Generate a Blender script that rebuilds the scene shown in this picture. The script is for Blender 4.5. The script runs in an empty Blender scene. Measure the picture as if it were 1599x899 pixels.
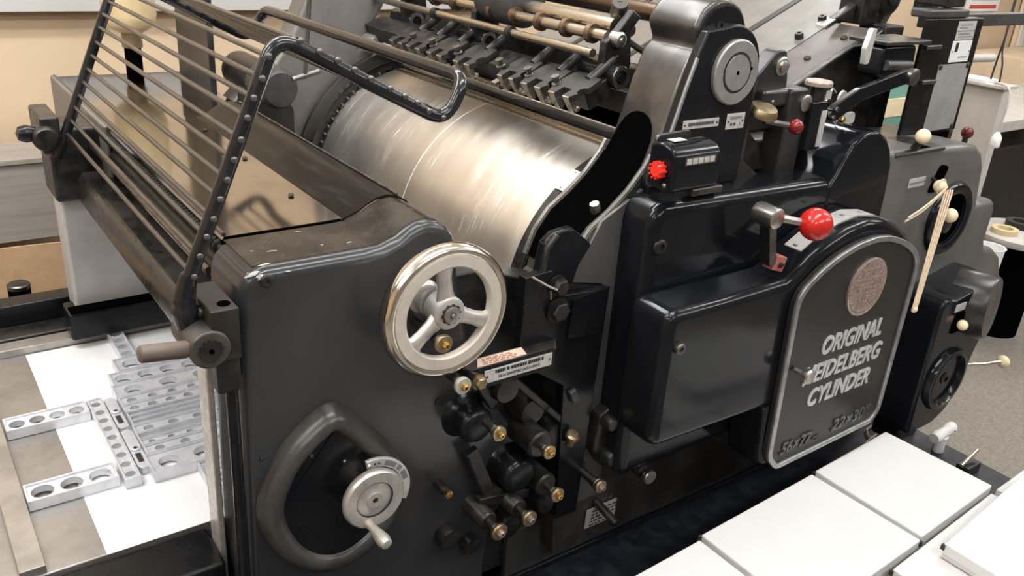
import bpy, bmesh, math, random
from mathutils import Vector, Matrix, Quaternion
random.seed(7)
sc = bpy.context.scene
COL = sc.collection
PI = math.pi

# ------------------------------------------------------------------ camera
cam_d = bpy.data.cameras.new('camera')
cam = bpy.data.objects.new('camera', cam_d)
COL.objects.link(cam)
cam_d.sensor_width = 36.0
cam_d.lens = 1364.16 / 1599 * 36.0
cam_d.clip_start = 0.02
ax_x = Vector((0.81311908, -0.57834041, 0.0660283))      # image right in the room
ax_y = Vector((-0.18227669, -0.36070192, -0.91469631))   # image down
ax_z = Vector((0.55282237, 0.7317216, -0.39871158))      # viewing direction
M3 = Matrix((ax_x, -ax_y, -ax_z)).transposed()
cam.matrix_world = Matrix.Translation((0, 0, 1.75)) @ M3.to_4x4()
sc.camera = cam

# ------------------------------------------------------------------ world, lights, exposure
w = bpy.data.worlds.new('room_air')
sc.world = w
w.use_nodes = True
w.node_tree.nodes['Background'].inputs[0].default_value = (0.95, 0.97, 1.0, 1)
w.node_tree.nodes['Background'].inputs[1].default_value = 0.12
sc.view_settings.view_transform = 'Standard'
sc.view_settings.look = 'None'
sc.view_settings.gamma = 1.0
sc.view_settings.use_curve_mapping = False
sc.view_settings.exposure = 0.35


def ceiling_lamp(x, y, lx, ly, power, z=2.70, col=(0.97, 0.985, 1.0)):
    """open fluorescent tube: shines down, to both sides and up at the ceiling"""
    for nm, share, turn in (('down', 0.42, 0), ('side', 0.36, 68), ('side', 0.36, -68), ('up', 0.40, 180)):
        d = bpy.data.lights.new('fluorescent_tube', 'AREA')
        d.shape = 'RECTANGLE'
        d.size = lx
        d.size_y = ly
        d.energy = power * share
        d.color = col
        o = bpy.data.objects.new('fluorescent_tube', d)
        o.rotation_euler = (math.radians(turn), 0, 0)
        o.location = (x, y - 0.05 * math.sin(math.radians(-turn)), z + (0.05 if nm == 'up' else 0.0))
        COL.objects.link(o)


for lx in (-1.2, 1.1, 3.4, 5.7):
    for ly in (-0.9, 0.75, 2.4):
        ceiling_lamp(lx, ly, 1.5, 0.14, 21)
ceiling_lamp(-0.1, 2.0, 1.2, 0.14, 24)


# ------------------------------------------------------------------ materials
def nodes_of(name):
    m = bpy.data.materials.new(name)
    m.use_nodes = True
    nt = m.node_tree
    return m, nt, nt.nodes['Principled BSDF']


def new(nt, kind, **kw):
    n = nt.nodes.new(kind)
    for k, v in kw.items():
        setattr(n, k, v)
    return n


def mat(name, col, rough=0.4, metal=0.0, col2=None, scale=30.0, rough2=None, bump=0.0, stretch=None,
        edge=None, edge_r=0.006, edge_rough=0.35, spec=0.5, coat=0.0, detail=6.0, lo=0.42, hi=0.62, edge_metal=0.6):
    """paint or metal with noise mottling, fine relief and, if edge is given, paint rubbed off the edges"""
    m, nt, p = nodes_of(name)
    L = nt.links.new
    p.inputs['Metallic'].default_value = metal
    p.inputs['Roughness'].default_value = rough
    p.inputs['Base Color'].default_value = (*col, 1)
    p.inputs['Specular IOR Level'].default_value = spec
    p.inputs['Coat Weight'].default_value = coat
    p.inputs['Coat Roughness'].default_value = 0.12
    tc = new(nt, 'ShaderNodeTexCoord')
    mp = new(nt, 'ShaderNodeMapping')
    L(tc.outputs['Object'], mp.inputs['Vector'])
    if stretch:
        mp.inputs['Scale'].default_value = stretch
    col_out = None
    if col2 is not None or rough2 is not None or bump:
        nz = new(nt, 'ShaderNodeTexNoise')
        nz.inputs['Scale'].default_value = scale
        nz.inputs['Detail'].default_value = detail
        nz.inputs['Roughness'].default_value = 0.62
        L(mp.outputs['Vector'], nz.inputs['Vector'])
        rp = new(nt, 'ShaderNodeMapRange')
        rp.inputs['From Min'].default_value = lo
        rp.inputs['From Max'].default_value = hi
        L(nz.outputs['Fac'], rp.inputs['Value'])
        if col2 is not None:
            mx = new(nt, 'ShaderNodeMix', data_type='RGBA')
            mx.inputs['A'].default_value = (*col, 1)
            mx.inputs['B'].default_value = (*col2, 1)
            L(rp.outputs['Result'], mx.inputs['Factor'])
            col_out = mx.outputs['Result']
        rough_out = None
        if rough2 is not None:
            mr = new(nt, 'ShaderNodeMix', data_type='FLOAT')
            mr.inputs['A'].default_value = rough
            mr.inputs['B'].default_value = rough2
            L(rp.outputs['Result'], mr.inputs['Factor'])
            rough_out = mr.outputs['Result']
            L(rough_out, p.inputs['Roughness'])
        if bump:
            bp = new(nt, 'ShaderNodeBump')
            bp.inputs['Strength'].default_value = bump
            bp.inputs['Distance'].default_value = 0.002
            L(nz.outputs['Fac'], bp.inputs['Height'])
            L(bp.outputs['Normal'], p.inputs['Normal'])
    if edge is not None:
        bv = new(nt, 'ShaderNodeBevel', samples=4)
        bv.inputs['Radius'].default_value = edge_r
        ge = new(nt, 'ShaderNodeNewGeometry')
        dt = new(nt, 'ShaderNodeVectorMath', operation='DOT_PRODUCT')
        L(bv.outputs['Normal'], dt.inputs[0])
        L(ge.outputs['Normal'], dt.inputs[1])
        n2 = new(nt, 'ShaderNodeTexNoise')
        n2.inputs['Scale'].default_value = 38
        n2.inputs['Detail'].default_value = 5
        L(tc.outputs['Object'], n2.inputs['Vector'])
        ad = new(nt, 'ShaderNodeMath', operation='MULTIPLY_ADD')
        ad.inputs[1].default_value = -0.10
        L(n2.outputs['Fac'], ad.inputs[0])
        L(dt.outputs['Value'], ad.inputs[2])
        r2 = new(nt, 'ShaderNodeMapRange')
        r2.inputs['From Min'].default_value = 0.93
        r2.inputs['From Max'].default_value = 0.85
        L(ad.outputs['Value'], r2.inputs['Value'])
        m2 = new(nt, 'ShaderNodeMix', data_type='RGBA')
        m2.inputs['A'].default_value = (*col, 1)
        if col_out is not None:
            L(col_out, m2.inputs['A'])
        m2.inputs['B'].default_value = (*edge, 1)
        L(r2.outputs['Result'], m2.inputs['Factor'])
        col_out = m2.outputs['Result']
        mm = new(nt, 'ShaderNodeMath', operation='MULTIPLY_ADD')
        mm.inputs[1].default_value = edge_metal - metal
        mm.inputs[2].default_value = metal
        L(r2.outputs['Result'], mm.inputs[0])
        L(mm.outputs['Value'], p.inputs['Metallic'])
    if col_out is not None:
        L(col_out, p.inputs['Base Color'])
    return m


MT = {}
MT['enamel'] = mat('black_enamel', (0.0060, 0.0068, 0.0088), 0.11, 0, (0.0085, 0.0092, 0.0110), 6, 0.17, 0.0,
                   edge=(0.16, 0.155, 0.15), edge_r=0.0025, spec=0.20)
MT['case_enamel'] = mat('worn_case_enamel', (0.040, 0.041, 0.043), 0.24, 0, (0.024, 0.0245, 0.0255), 1.6, 0.20, 0.0, edge=(0.2, 0.19, 0.18), edge_r=0.003, spec=0.45, detail=3)
MT['enamel_plain'] = mat('black_enamel_plain', (0.0055, 0.0060, 0.0075), 0.20, 0, (0.0085, 0.0088, 0.0095), 8, 0.30, 0.0, spec=0.26)
MT['enamel_dusty'] = mat('dusty_black_enamel', (0.012, 0.0115, 0.011), 0.26, 0, (0.030, 0.027, 0.024), 12, 0.42, 0.02,
                         edge=(0.2, 0.19, 0.18), edge_r=0.003)
MT['navy'] = mat('navy_footboard_paint', (0.008, 0.010, 0.016), 0.45, 0, (0.016, 0.018, 0.025), 22, 0.6, 0.05)
MT['grime'] = mat('oily_black_iron', (0.0095, 0.0092, 0.0092), 0.34, 0.1, (0.022, 0.020, 0.018), 34, 0.5, 0.12)
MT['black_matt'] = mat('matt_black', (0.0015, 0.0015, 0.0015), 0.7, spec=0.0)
MT['casting'] = mat('worn_grey_casting', (0.045, 0.043, 0.040), 0.30, 0.6, (0.098, 0.091, 0.082), 7, 0.26, 0.03,
                    edge=(0.55, 0.52, 0.48), edge_r=0.005)
MT['iron_grey'] = mat('dark_grey_iron', (0.040, 0.039, 0.038), 0.42, 0.3, (0.062, 0.060, 0.057), 10, 0.5, 0.03)
MT['grey_paint'] = mat('grey_machine_paint', (0.39, 0.375, 0.362), 0.45, 0, (0.32, 0.305, 0.292), 6, 0.55, 0.02)
MT['grey_paint_dark'] = mat('worn_grey_paint', (0.115, 0.107, 0.10), 0.42, 0.1, (0.16, 0.15, 0.14), 6, 0.5, 0.02)
MT['cover'] = mat('oily_steel_cover', (0.31, 0.292, 0.27), 0.08, 1.0, (0.24, 0.224, 0.205), 7, 0.15, 0.003, stretch=(1, 0.5, 1))
MT['steel'] = mat('bare_steel', (0.50, 0.48, 0.45), 0.30, 1.0, (0.36, 0.34, 0.31), 24, 0.42, 0.03)
MT['steel_dark'] = mat('dark_steel', (0.22, 0.21, 0.195), 0.33, 1.0, (0.13, 0.12, 0.11), 22, 0.45, 0.05)
MT['steel_tan'] = mat('oiled_steel', (0.46, 0.415, 0.35), 0.26, 1.0, (0.42, 0.375, 0.315), 8, 0.32, 0.0)
MT['steel_brown'] = mat('brown_oxidised_steel', (0.13, 0.085, 0.06), 0.25, 0.9, (0.06, 0.045, 0.036), 9, 0.4, 0.02, stretch=(1, 0.2, 1))
MT['bright_edge'] = mat('rubbed_steel_face', (0.34, 0.31, 0.26), 0.40, 0.9, (0.17, 0.155, 0.13), 40, 0.5, 0.06)
MT['chrome'] = mat('chrome', (0.80, 0.74, 0.66), 0.10, 1.0, (0.62, 0.56, 0.48), 12, 0.22)
MT['alu'] = mat('cast_aluminium', (0.55, 0.52, 0.475), 0.34, 0.6, (0.44, 0.415, 0.38), 60, 0.45, 0.06)
MT['alu_face'] = mat('machined_aluminium_face', (0.60, 0.55, 0.48), 0.42, 0.3, (0.55, 0.50, 0.435), 50, 0.5, 0.02)
MT['brass'] = mat('brass', (0.75, 0.52, 0.18), 0.25, 1.0, (0.55, 0.36, 0.12), 60, 0.4)
MT['brass_dull'] = mat('dull_brass', (0.42, 0.33, 0.20), 0.36, 1.0, (0.24, 0.19, 0.13), 50, 0.5, 0.05)
MT['bronze'] = mat('bronze_medallion', (0.50, 0.39, 0.35), 0.40, 0.8, (0.34, 0.26, 0.235), 70, 0.5, 0.1)
MT['red'] = mat('red_plastic', (0.52, 0.018, 0.014), 0.14, 0, (0.42, 0.014, 0.012), 8, 0.2, spec=0.55)
MT['red_button'] = mat('bright_red_button', (0.75, 0.035, 0.02), 0.3)
MT['dark_red'] = mat('dark_red_plastic', (0.10, 0.012, 0.014), 0.22)
MT['ivory'] = mat('ivory_knob', (0.80, 0.67, 0.45), 0.3, 0, (0.74, 0.59, 0.37), 20, 0.4)
MT['wood'] = mat('worn_brown_handle', (0.14, 0.105, 0.082), 0.5, 0, (0.09, 0.066, 0.052), 24, 0.6, 0.05, stretch=(0.2, 1, 1))
MT['plate'] = mat('engraved_aluminium_plate', (0.62, 0.61, 0.58), 0.42, 0.5, (0.52, 0.51, 0.48), 40, 0.5)
MT['plate_tan'] = mat('salmon_label_plate', (0.72, 0.55, 0.42), 0.5, 0.1, (0.62, 0.46, 0.34), 30, 0.6)
MT['ink'] = mat('black_print', (0.012, 0.012, 0.014), 0.5)
MT['ink_red'] = mat('red_brown_print', (0.22, 0.05, 0.035), 0.5)
MT['letter'] = mat('silver_lettering', (0.60, 0.60, 0.60), 0.34, 0.5, (0.50, 0.50, 0.50), 60, 0.45)
MT['letter_black'] = mat('raised_black_lettering', (0.052, 0.052, 0.053), 0.26)
MT['door'] = mat('charcoal_door_enamel', (0.014, 0.0138, 0.0138), 0.30, 0, (0.020, 0.0195, 0.019), 8, 0.38, 0.0, spec=0.28)
MT['rim'] = mat('door_rim_steel', (0.34, 0.34, 0.34), 0.30, 0.75, (0.24, 0.24, 0.24), 22, 0.4)
MT['bed'] = mat('press_bed_steel', (0.36, 0.345, 0.33), 0.36, 0.7, (0.27, 0.25, 0.23), 6, 0.46, 0.02)
MT['furniture'] = mat('cast_metal_furniture', (0.72, 0.73, 0.77), 0.32, 0.4, (0.60, 0.61, 0.645), 24, 0.42, 0.02)
MT['sheet'] = mat('white_paper', (0.72, 0.72, 0.72), 0.7)
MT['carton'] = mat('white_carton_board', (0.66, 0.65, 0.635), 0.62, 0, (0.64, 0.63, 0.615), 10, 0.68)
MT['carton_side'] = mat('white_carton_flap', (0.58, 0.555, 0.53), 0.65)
MT['kraft'] = mat('brown_cardboard', (0.56, 0.37, 0.21), 0.75, 0, (0.50, 0.325, 0.18), 15, 0.8)
MT['string'] = mat('cream_cotton_string', (0.72, 0.58, 0.42), 0.85, 0, (0.58, 0.45, 0.31), 120, 0.9, 0.3)
MT['rubber'] = mat('tan_rubber_band', (0.72, 0.58, 0.43), 0.5)
MT['white_plastic'] = mat('white_plastic', (0.85, 0.85, 0.82), 0.35)
MT['wall'] = mat('cream_wall_paint', (0.56, 0.425, 0.285), 0.85, 0, (0.53, 0.40, 0.268), 3, 0.9, 0.05)
MT['wall_shade'] = mat('grey_brown_wall_paint', (0.20, 0.185, 0.17), 0.85, 0, (0.17, 0.158, 0.145), 2, 0.9)
MT['ledge_grey'] = mat('grey_ledge_paint', (0.40, 0.385, 0.37), 0.6)
MT['wall_white'] = mat('white_wall_paint', (0.72, 0.69, 0.64), 0.85, 0, (0.68, 0.65, 0.60), 3, 0.9)
MT['ceiling'] = mat('ceiling_paint', (0.80, 0.77, 0.72), 0.9, 0, (0.77, 0.74, 0.69), 2, 0.95)
MT['floor'] = mat('grey_floor', (0.215, 0.19, 0.162), 0.55, 0, (0.165, 0.145, 0.122), 90, 0.65, 0.03)
MT['bottle'] = mat('yellowed_bottle_plastic', (0.60, 0.47, 0.27), 0.35, 0, (0.52, 0.40, 0.22), 9, 0.4)
MT['board'] = mat('pale_feed_table', (0.20, 0.188, 0.168), 0.45, 0.2, (0.17, 0.16, 0.143), 9, 0.5, 0.02)
MT['board_dark'] = mat('brown_grey_plate', (0.105, 0.092, 0.08), 0.45, 0.3, (0.085, 0.074, 0.065), 9, 0.5, 0.02)
MT['pale_grey'] = mat('pale_grey_cabinet', (0.48, 0.455, 0.42), 0.5, 0, (0.43, 0.405, 0.375), 9, 0.55)
MT['green'] = mat('sea_green_paint', (0.16, 0.34, 0.27), 0.5)
MT['tape'] = mat('masking_tape', (0.62, 0.50, 0.28), 0.6)
MT['cable'] = mat('black_cable', (0.02, 0.018, 0.016), 0.5)
MT['red_print'] = mat('red_poster_print', (0.55, 0.06, 0.04), 0.6)


def cylinder_steel():
    m, nt, p = nodes_of('scratched_cylinder_steel')
    L = nt.links.new
    tc = new(nt, 'ShaderNodeTexCoord')
    p.inputs['Metallic'].default_value = 1.0
    # long drifts across the sheet
    mp = new(nt, 'ShaderNodeMapping')
    mp.inputs['Scale'].default_value = (1.0, 5.0, 1.0)
    L(tc.outputs['Object'], mp.inputs['Vector'])
    n1 = new(nt, 'ShaderNodeTexNoise')
    n1.inputs['Scale'].default_value = 3.5
    n1.inputs['Detail'].default_value = 7
    L(mp.outputs['Vector'], n1.inputs['Vector'])
    # fine scratches, mostly around the cylinder
    mp2 = new(nt, 'ShaderNodeMapping')
    mp2.inputs['Scale'].default_value = (4.5, 85.0, 4.5)
    mp2.inputs['Rotation'].default_value = (0.05, 0, 0.10)
    L(tc.outputs['Object'], mp2.inputs['Vector'])
    n2 = new(nt, 'ShaderNodeTexNoise')
    n2.inputs['Scale'].default_value = 2.2
    n2.inputs['Detail'].default_value = 8
    n2.inputs['Roughness'].default_value = 0.7
    L(mp2.outputs['Vector'], n2.inputs['Vector'])
    sr = new(nt, 'ShaderNodeMapRange')
    sr.inputs['From Min'].default_value = 0.55
    sr.inputs['From Max'].default_value = 0.63
    L(n2.outputs['Fac'], sr.inputs['Value'])
    pr = new(nt, 'ShaderNodeMapRange')
    pr.inputs['From Min'].default_value = 0.44
    pr.inputs['From Max'].default_value = 0.56
    L(n1.outputs['Fac'], pr.inputs['Value'])
    ml = new(nt, 'ShaderNodeMath', operation='MULTIPLY')
    L(sr.outputs['Result'], ml.inputs[0])
    L(pr.outputs['Result'], ml.inputs[1])
    base = new(nt, 'ShaderNodeMix', data_type='RGBA')
    base.inputs['A'].default_value = (0.70, 0.65, 0.585, 1)
    base.inputs['B'].default_value = (0.82, 0.775, 0.705, 1)
    L(n1.outputs['Fac'], base.inputs['Factor'])
    b2 = new(nt, 'ShaderNodeMix', data_type='RGBA')
    L(base.outputs['Result'], b2.inputs['A'])
    b2.inputs['B'].default_value = (0.90, 0.875, 0.83, 1)
    L(ml.outputs['Value'], b2.inputs['Factor'])
    L(b2.outputs['Result'], p.inputs['Base Color'])
    rr = new(nt, 'ShaderNodeMapRange')
    rr.inputs['To Min'].default_value = 0.36
    rr.inputs['To Max'].default_value = 0.47
    L(n1.outputs['Fac'], rr.inputs['Value'])
    # scored metal scatters the light
    ra = new(nt, 'ShaderNodeMath', operation='MULTIPLY_ADD')
    ra.inputs[1].default_value = 0.16
    L(ml.outputs['Value'], ra.inputs[0])
    L(rr.outputs['Result'], ra.inputs[2])
    L(ra.outputs['Value'], p.inputs['Roughness'])
    bp = new(nt, 'ShaderNodeBump')
    bp.inputs['Strength'].default_value = 0.12
    bp.inputs['Distance'].default_value = 0.001
    L(n2.outputs['Fac'], bp.inputs['Height'])
    L(bp.outputs['Normal'], p.inputs['Normal'])
    return m


MT['cylinder'] = cylinder_steel()
MT['bright_seam'] = mat('bright_scored_steel', (0.86, 0.83, 0.78), 0.4, 0.6, (0.5, 0.46, 0.4), 90, 0.5)
MT['clamp'] = mat('worn_red_paint', (0.42, 0.10, 0.08), 0.5, 0, (0.30, 0.16, 0.13), 60, 0.6)


# ------------------------------------------------------------------ mesh helpers
def vec(p):
    return Vector(p)


class Shape:
    def __init__(self):
        self.bm = bmesh.new()

    def box(self, x0, x1, y0, y1, z0, z1, rot=None):
        c = Vector(((x0 + x1) / 2, (y0 + y1) / 2, (z0 + z1) / 2))
        m = Matrix.Translation(c)
        if rot is not None:
            m = m @ (rot.to_4x4() if hasattr(rot, 'to_4x4') else rot)
        m = m @ Matrix.Diagonal((x1 - x0, y1 - y0, z1 - z0, 1))
        bmesh.ops.create_cube(self.bm, size=1.0, matrix=m)
        return self

    def beam(self, a, b, wdt, hgt, up=(0, 0, 1)):
        """box from a to b"""
        a, b = vec(a), vec(b)
        d = (b - a)
        ln = d.length
        d.normalize()
        s = d.cross(vec(up)).normalized()
        u = s.cross(d)
        m = Matrix((d, s, u)).transposed().to_4x4()
        m = Matrix.Translation((a + b) / 2) @ m @ Matrix.Diagonal((ln, wdt, hgt, 1))
        bmesh.ops.create_cube(self.bm, size=1.0, matrix=m)
        return self

    def cyl(self, a, b, r0, r1=None, n=24):
        a, b = vec(a), vec(b)
        r1 = r0 if r1 is None else r1
        d = b - a
        q = Vector((0, 0, 1)).rotation_difference(d.normalized())
        m = Matrix.Translation((a + b) / 2) @ q.to_matrix().to_4x4()
        bmesh.ops.create_cone(self.bm, cap_ends=True, segments=n, radius1=r0, radius2=r1, depth=d.length, matrix=m)
        return self

    def ball(self, c, r, sx=1, sy=1, sz=1, n=20):
        m = Matrix.Translation(vec(c)) @ Matrix.Diagonal((sx, sy, sz, 1))
        bmesh.ops.create_uvsphere(self.bm, u_segments=n, v_segments=n // 2 + 2, radius=r, matrix=m)
        return self

    def lathe(self, prof, org, axis=(0, -1, 0), n=32, closed=False):
        """prof: list of (radius, height along axis)"""
        ax = vec(axis).normalized()
        q = Vector((0, 0, 1)).rotation_difference(ax)
        org = vec(org)
        rings = []
        for r, h in prof:
            if r < 1e-6:
                rings.append([self.bm.verts.new(org + ax * h)])
            else:
                rings.append([self.bm.verts.new(org + q @ Vector((r * math.cos(2 * PI * i / n), r * math.sin(2 * PI * i / n), h)))
                              for i in range(n)])
        pairs = list(zip(rings[:-1], rings[1:]))
        if closed:
            pairs.append((rings[-1], rings[0]))
        for A, B in pairs:
            for i in range(n):
                j = (i + 1) % n
                if len(A) == 1 and len(B) == 1:
                    continue
                if len(A) == 1:
                    self.bm.faces.new((A[0], B[j], B[i]))
                elif len(B) == 1:
                    self.bm.faces.new((A[i], A[j], B[0]))
                else:
                    self.bm.faces.new((A[i], A[j], B[j], B[i]))
        if not closed:
            for R in (rings[0], rings[-1]):
                if len(R) > 2:
                    self.bm.faces.new(R)
        return self

    def prism(self, pts, axis, lo, hi):
        def P(p, h):
            return {'y': (p[0], h, p[1]), 'z': (p[0], p[1], h), 'x': (h, p[0], p[1])}[axis]
        A = [self.bm.verts.new(P(p, lo)) for p in pts]
        B = [self.bm.verts.new(P(p, hi)) for p in pts]
        n = len(pts)
        self.bm.faces.new(A)
        self.bm.faces.new(B)
        for i in range(n):
            j = (i + 1) % n
            self.bm.faces.new((A[i], A[j], B[j], B[i]))
        return self

    def loops(self, rows, cap0=True, cap1=True, closed=True):
        """skin a list of equally long point loops"""
        V = [[self.bm.verts.new(p) for p in r] for r in rows]
        n = len(rows[0])
        for A, B in zip(V[:-1], V[1:]):
            for i in range(n if closed else n - 1):
                j = (i + 1) % n
                self.bm.faces.new((A[i], A[j], B[j], B[i]))
        if cap0:
            self.bm.faces.new(V[0])
        if cap1:
            self.bm.faces.new(V[-1])
        return self

    def ring(self, outer, inner, axis, lo, hi):
        """frame between two outlines with equally many points"""
        def P(p, h):
            return {'y': (p[0], h, p[1]), 'z': (p[0], p[1], h), 'x': (h, p[0], p[1])}[axis]
        rows = [[P(p, lo) for p in outer], [P(p, hi) for p in outer], [P(p, hi) for p in inner], [P(p, lo) for p in inner]]
        rows.append(rows[0])
        V = [[self.bm.verts.new(p) for p in r] for r in rows[:4]]
        V.append(V[0])
        n = len(outer)
        for A, B in zip(V[:-1], V[1:]):
            for i in range(n):
                j = (i + 1) % n
                self.bm.faces.new((A[i], A[j], B[j], B[i]))
        return self

    def tube(self, pts, r, n=12, closed=False, squash=1.0):
        pts = [vec(p) for p in pts]
        k = len(pts)
        rows = []
        nrm = None
        for i in range(k):
            if closed:
                t = (pts[(i + 1) % k] - pts[i - 1]).normalized()
            else:
                t = (pts[min(i + 1, k - 1)] - pts[max(i - 1, 0)]).normalized()
            if nrm is None:
                nrm = t.orthogonal().normalized()
            else:
                nrm = (nrm - t * nrm.dot(t)).normalized()
            b = t.cross(nrm)
            rr = r[i] if isinstance(r, (list, tuple)) else r
            rows.append([pts[i] + (nrm * math.cos(2 * PI * a / n) + b * math.sin(2 * PI * a / n) * squash) * rr for a in range(n)])
        if closed:
            V = [[self.bm.verts.new(p) for p in row] for row in rows]
            V.append(V[0])
            for A, B in zip(V[:-1], V[1:]):
                for i in range(n):
                    j = (i + 1) % n
                    self.bm.faces.new((A[i], A[j], B[j], B[i]))
        else:
            self.loops(rows)
        return self

    def hole_cell(self, x0, x1, y0, y1, ztop, zbot, r, n=16):
        """square cell of a plate, pierced by a round hole"""
        cx, cy = (x0 + x1) / 2, (y0 + y1) / 2
        hx, hy = (x1 - x0) / 2, (y1 - y0) / 2
        top_o, top_i, bot_i = [], [], []
        for i in range(n):
            a = 2 * PI * (i + 0.5) / n
            c, s = math.cos(a), math.sin(a)
            k = 1 / max(abs(c) / hx, abs(s) / hy)
            top_o.append((cx + c * k, cy + s * k, ztop))
            top_i.append((cx + c * r, cy + s * r, ztop))
            bot_i.append((cx + c * r, cy + s * r, zbot))
        for i in (n // 8, 3 * n // 8, 5 * n // 8, 7 * n // 8):
            pass
        # corner points so that the cells close up to a full rectangle
        seq = []
        for i in range(n):
            seq.append((2 * PI * (i + 0.5) / n, top_o[i]))
        V_o = [self.bm.verts.new(p) for p in top_o]
        V_i = [self.bm.verts.new(p) for p in top_i]
        V_b = [self.bm.verts.new(p) for p in bot_i]
        cor = {}
        for sx in (1, -1):
            for sy in (1, -1):
                cor[(sx, sy)] = self.bm.verts.new((cx + sx * hx, cy + sy * hy, ztop))
        for i in range(n):
            j = (i + 1) % n
            pi_, pj = top_o[i], top_o[j]
            same = abs(pi_[0] - pj[0]) < 1e-7 or abs(pi_[1] - pj[1]) < 1e-7
            if same:
                self.bm.faces.new((V_i[i], V_o[i], V_o[j], V_i[j]))
            else:
                mid = ((pi_[0] + pj[0]) / 2 - cx, (pi_[1] + pj[1]) / 2 - cy)
                c = cor[(1 if mid[0] > 0 else -1, 1 if mid[1] > 0 else -1)]
                self.bm.faces.new((V_i[i], V_o[i], c, V_o[j], V_i[j]))
            self.bm.faces.new((V_i[i], V_i[j], V_b[j], V_b[i]))
        return self


def fillet(pts, rad, n=6, closed=False):
    """round the corners of a 3-D polyline"""
    pts = [vec(p) for p in pts]
    out = []
    k = len(pts)
    for i, p in enumerate(pts):
        if not closed and i in (0, k - 1):
            out.append(p)
            continue
        a, b = pts[i - 1], pts[(i + 1) % k]
        u, v = (a - p), (b - p)
        r = min(rad, u.length * 0.48, v.length * 0.48)
        p0, p1 = p + u.normalized() * r, p + v.normalized() * r
        for t in range(n + 1):
            t /= n
            out.append(p0 * (1 - t) ** 2 + p * 2 * t * (1 - t) + p1 * t * t)
    return out


def fillet2(pts, rad, n=5):
    return [(p.x, p.y) for p in fillet([(a, b, 0) for a, b in pts], rad, n, True)]


def inset(pts, d):
    """move a closed 2-D outline inwards by d"""
    n = len(pts)
    area = sum(pts[i][0] * pts[(i + 1) % n][1] - pts[(i + 1) % n][0] * pts[i][1] for i in range(n))
    s = 1 if area > 0 else -1
    out = []
    for i in range(n):
        p0, p, p1 = Vector(pts[i - 1]), Vector(pts[i]), Vector(pts[(i + 1) % n])
        e0, e1 = (p - p0).normalized(), (p1 - p).normalized()
        n0, n1 = Vector((-e0.y, e0.x)) * s, Vector((-e1.y, e1.x)) * s
        b = (n0 + n1)
        b = b / max(0.35, b.length_squared / 2) if b.length > 1e-6 else n0
        out.append((p.x + b.x * d, p.y + b.y * d))
    return out


WORLD = {}


def finish_mesh(name, bm, sharp=38):
    bmesh.ops.recalc_face_normals(bm, faces=bm.faces)
    lim = math.radians(sharp)
    for f in bm.faces:
        f.smooth = True
    for e in bm.edges:
        if len(e.link_faces) == 2 and e.calc_face_angle(0) > lim:
            e.smooth = False
    me = bpy.data.meshes.new(name)
    bm.to_mesh(me)
    bm.free()
    return me


def obj(name, shape, m, parent=None, bevel=0.0, seg=3, label=None, category=None, group=None, kind=None, sharp=38):
    bm = shape.bm
    lo = Vector((1e9,) * 3)
    hi = Vector((-1e9,) * 3)
    for v in bm.verts:
        for i in range(3):
            lo[i] = min(lo[i], v.co[i])
            hi[i] = max(hi[i], v.co[i])
    c = (lo + hi) / 2
    if parent is None:
        c.z = lo.z
    bmesh.ops.translate(bm, verts=bm.verts, vec=-c)
    me = finish_mesh(name, bm, sharp)
    me.materials.append(MT[m] if isinstance(m, str) else m)
    o = bpy.data.objects.new(name, me)
    COL.objects.link(o)
    place(o, c, parent)
    if bevel:
        bv = o.modifiers.new('soft_edges', 'BEVEL')
        bv.width = bevel
        bv.segments = seg
        bv.limit_method = 'ANGLE'
        bv.angle_limit = math.radians(38)
        bv.harden_normals = True
    tag(o, label, category, group, kind)
    return o


def place(o, world_loc, parent):
    WORLD[o.name] = Vector(world_loc)
    if parent is not None:
        o.parent = parent
        o.location = Vector(world_loc) - WORLD[parent.name]
    else:
        o.location = world_loc


def tag(o, label=None, category=None, group=None, kind=None):
    if label:
        o['label'] = label
    if category:
        o['category'] = category
    if group:
        o['group'] = group
    if kind:
        o['kind'] = kind


def thing(name, loc, label, category, group=None):
    o = bpy.data.objects.new(name, None)
    o.empty_display_size = 0.05
    COL.objects.link(o)
    place(o, loc, None)
    tag(o, label, category, group)
    return o


def inst(name, src, loc, parent):
    """another object on the same mesh"""
    o = bpy.data.objects.new(name, src.data)
    COL.objects.link(o)
    place(o, loc, parent)
    o.rotation_euler = src.rotation_euler
    for md in src.modifiers:
        b = o.modifiers.new(md.name, md.type)
        b.width, b.segments, b.limit_method = md.width, md.segments, md.limit_method
        b.angle_limit, b.harden_normals = md.angle_limit, md.harden_normals
    return o


def copy_child(o, parent, loc):
    c = o.copy()
    COL.objects.link(c)
    place(c, loc, parent)
    return c


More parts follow.
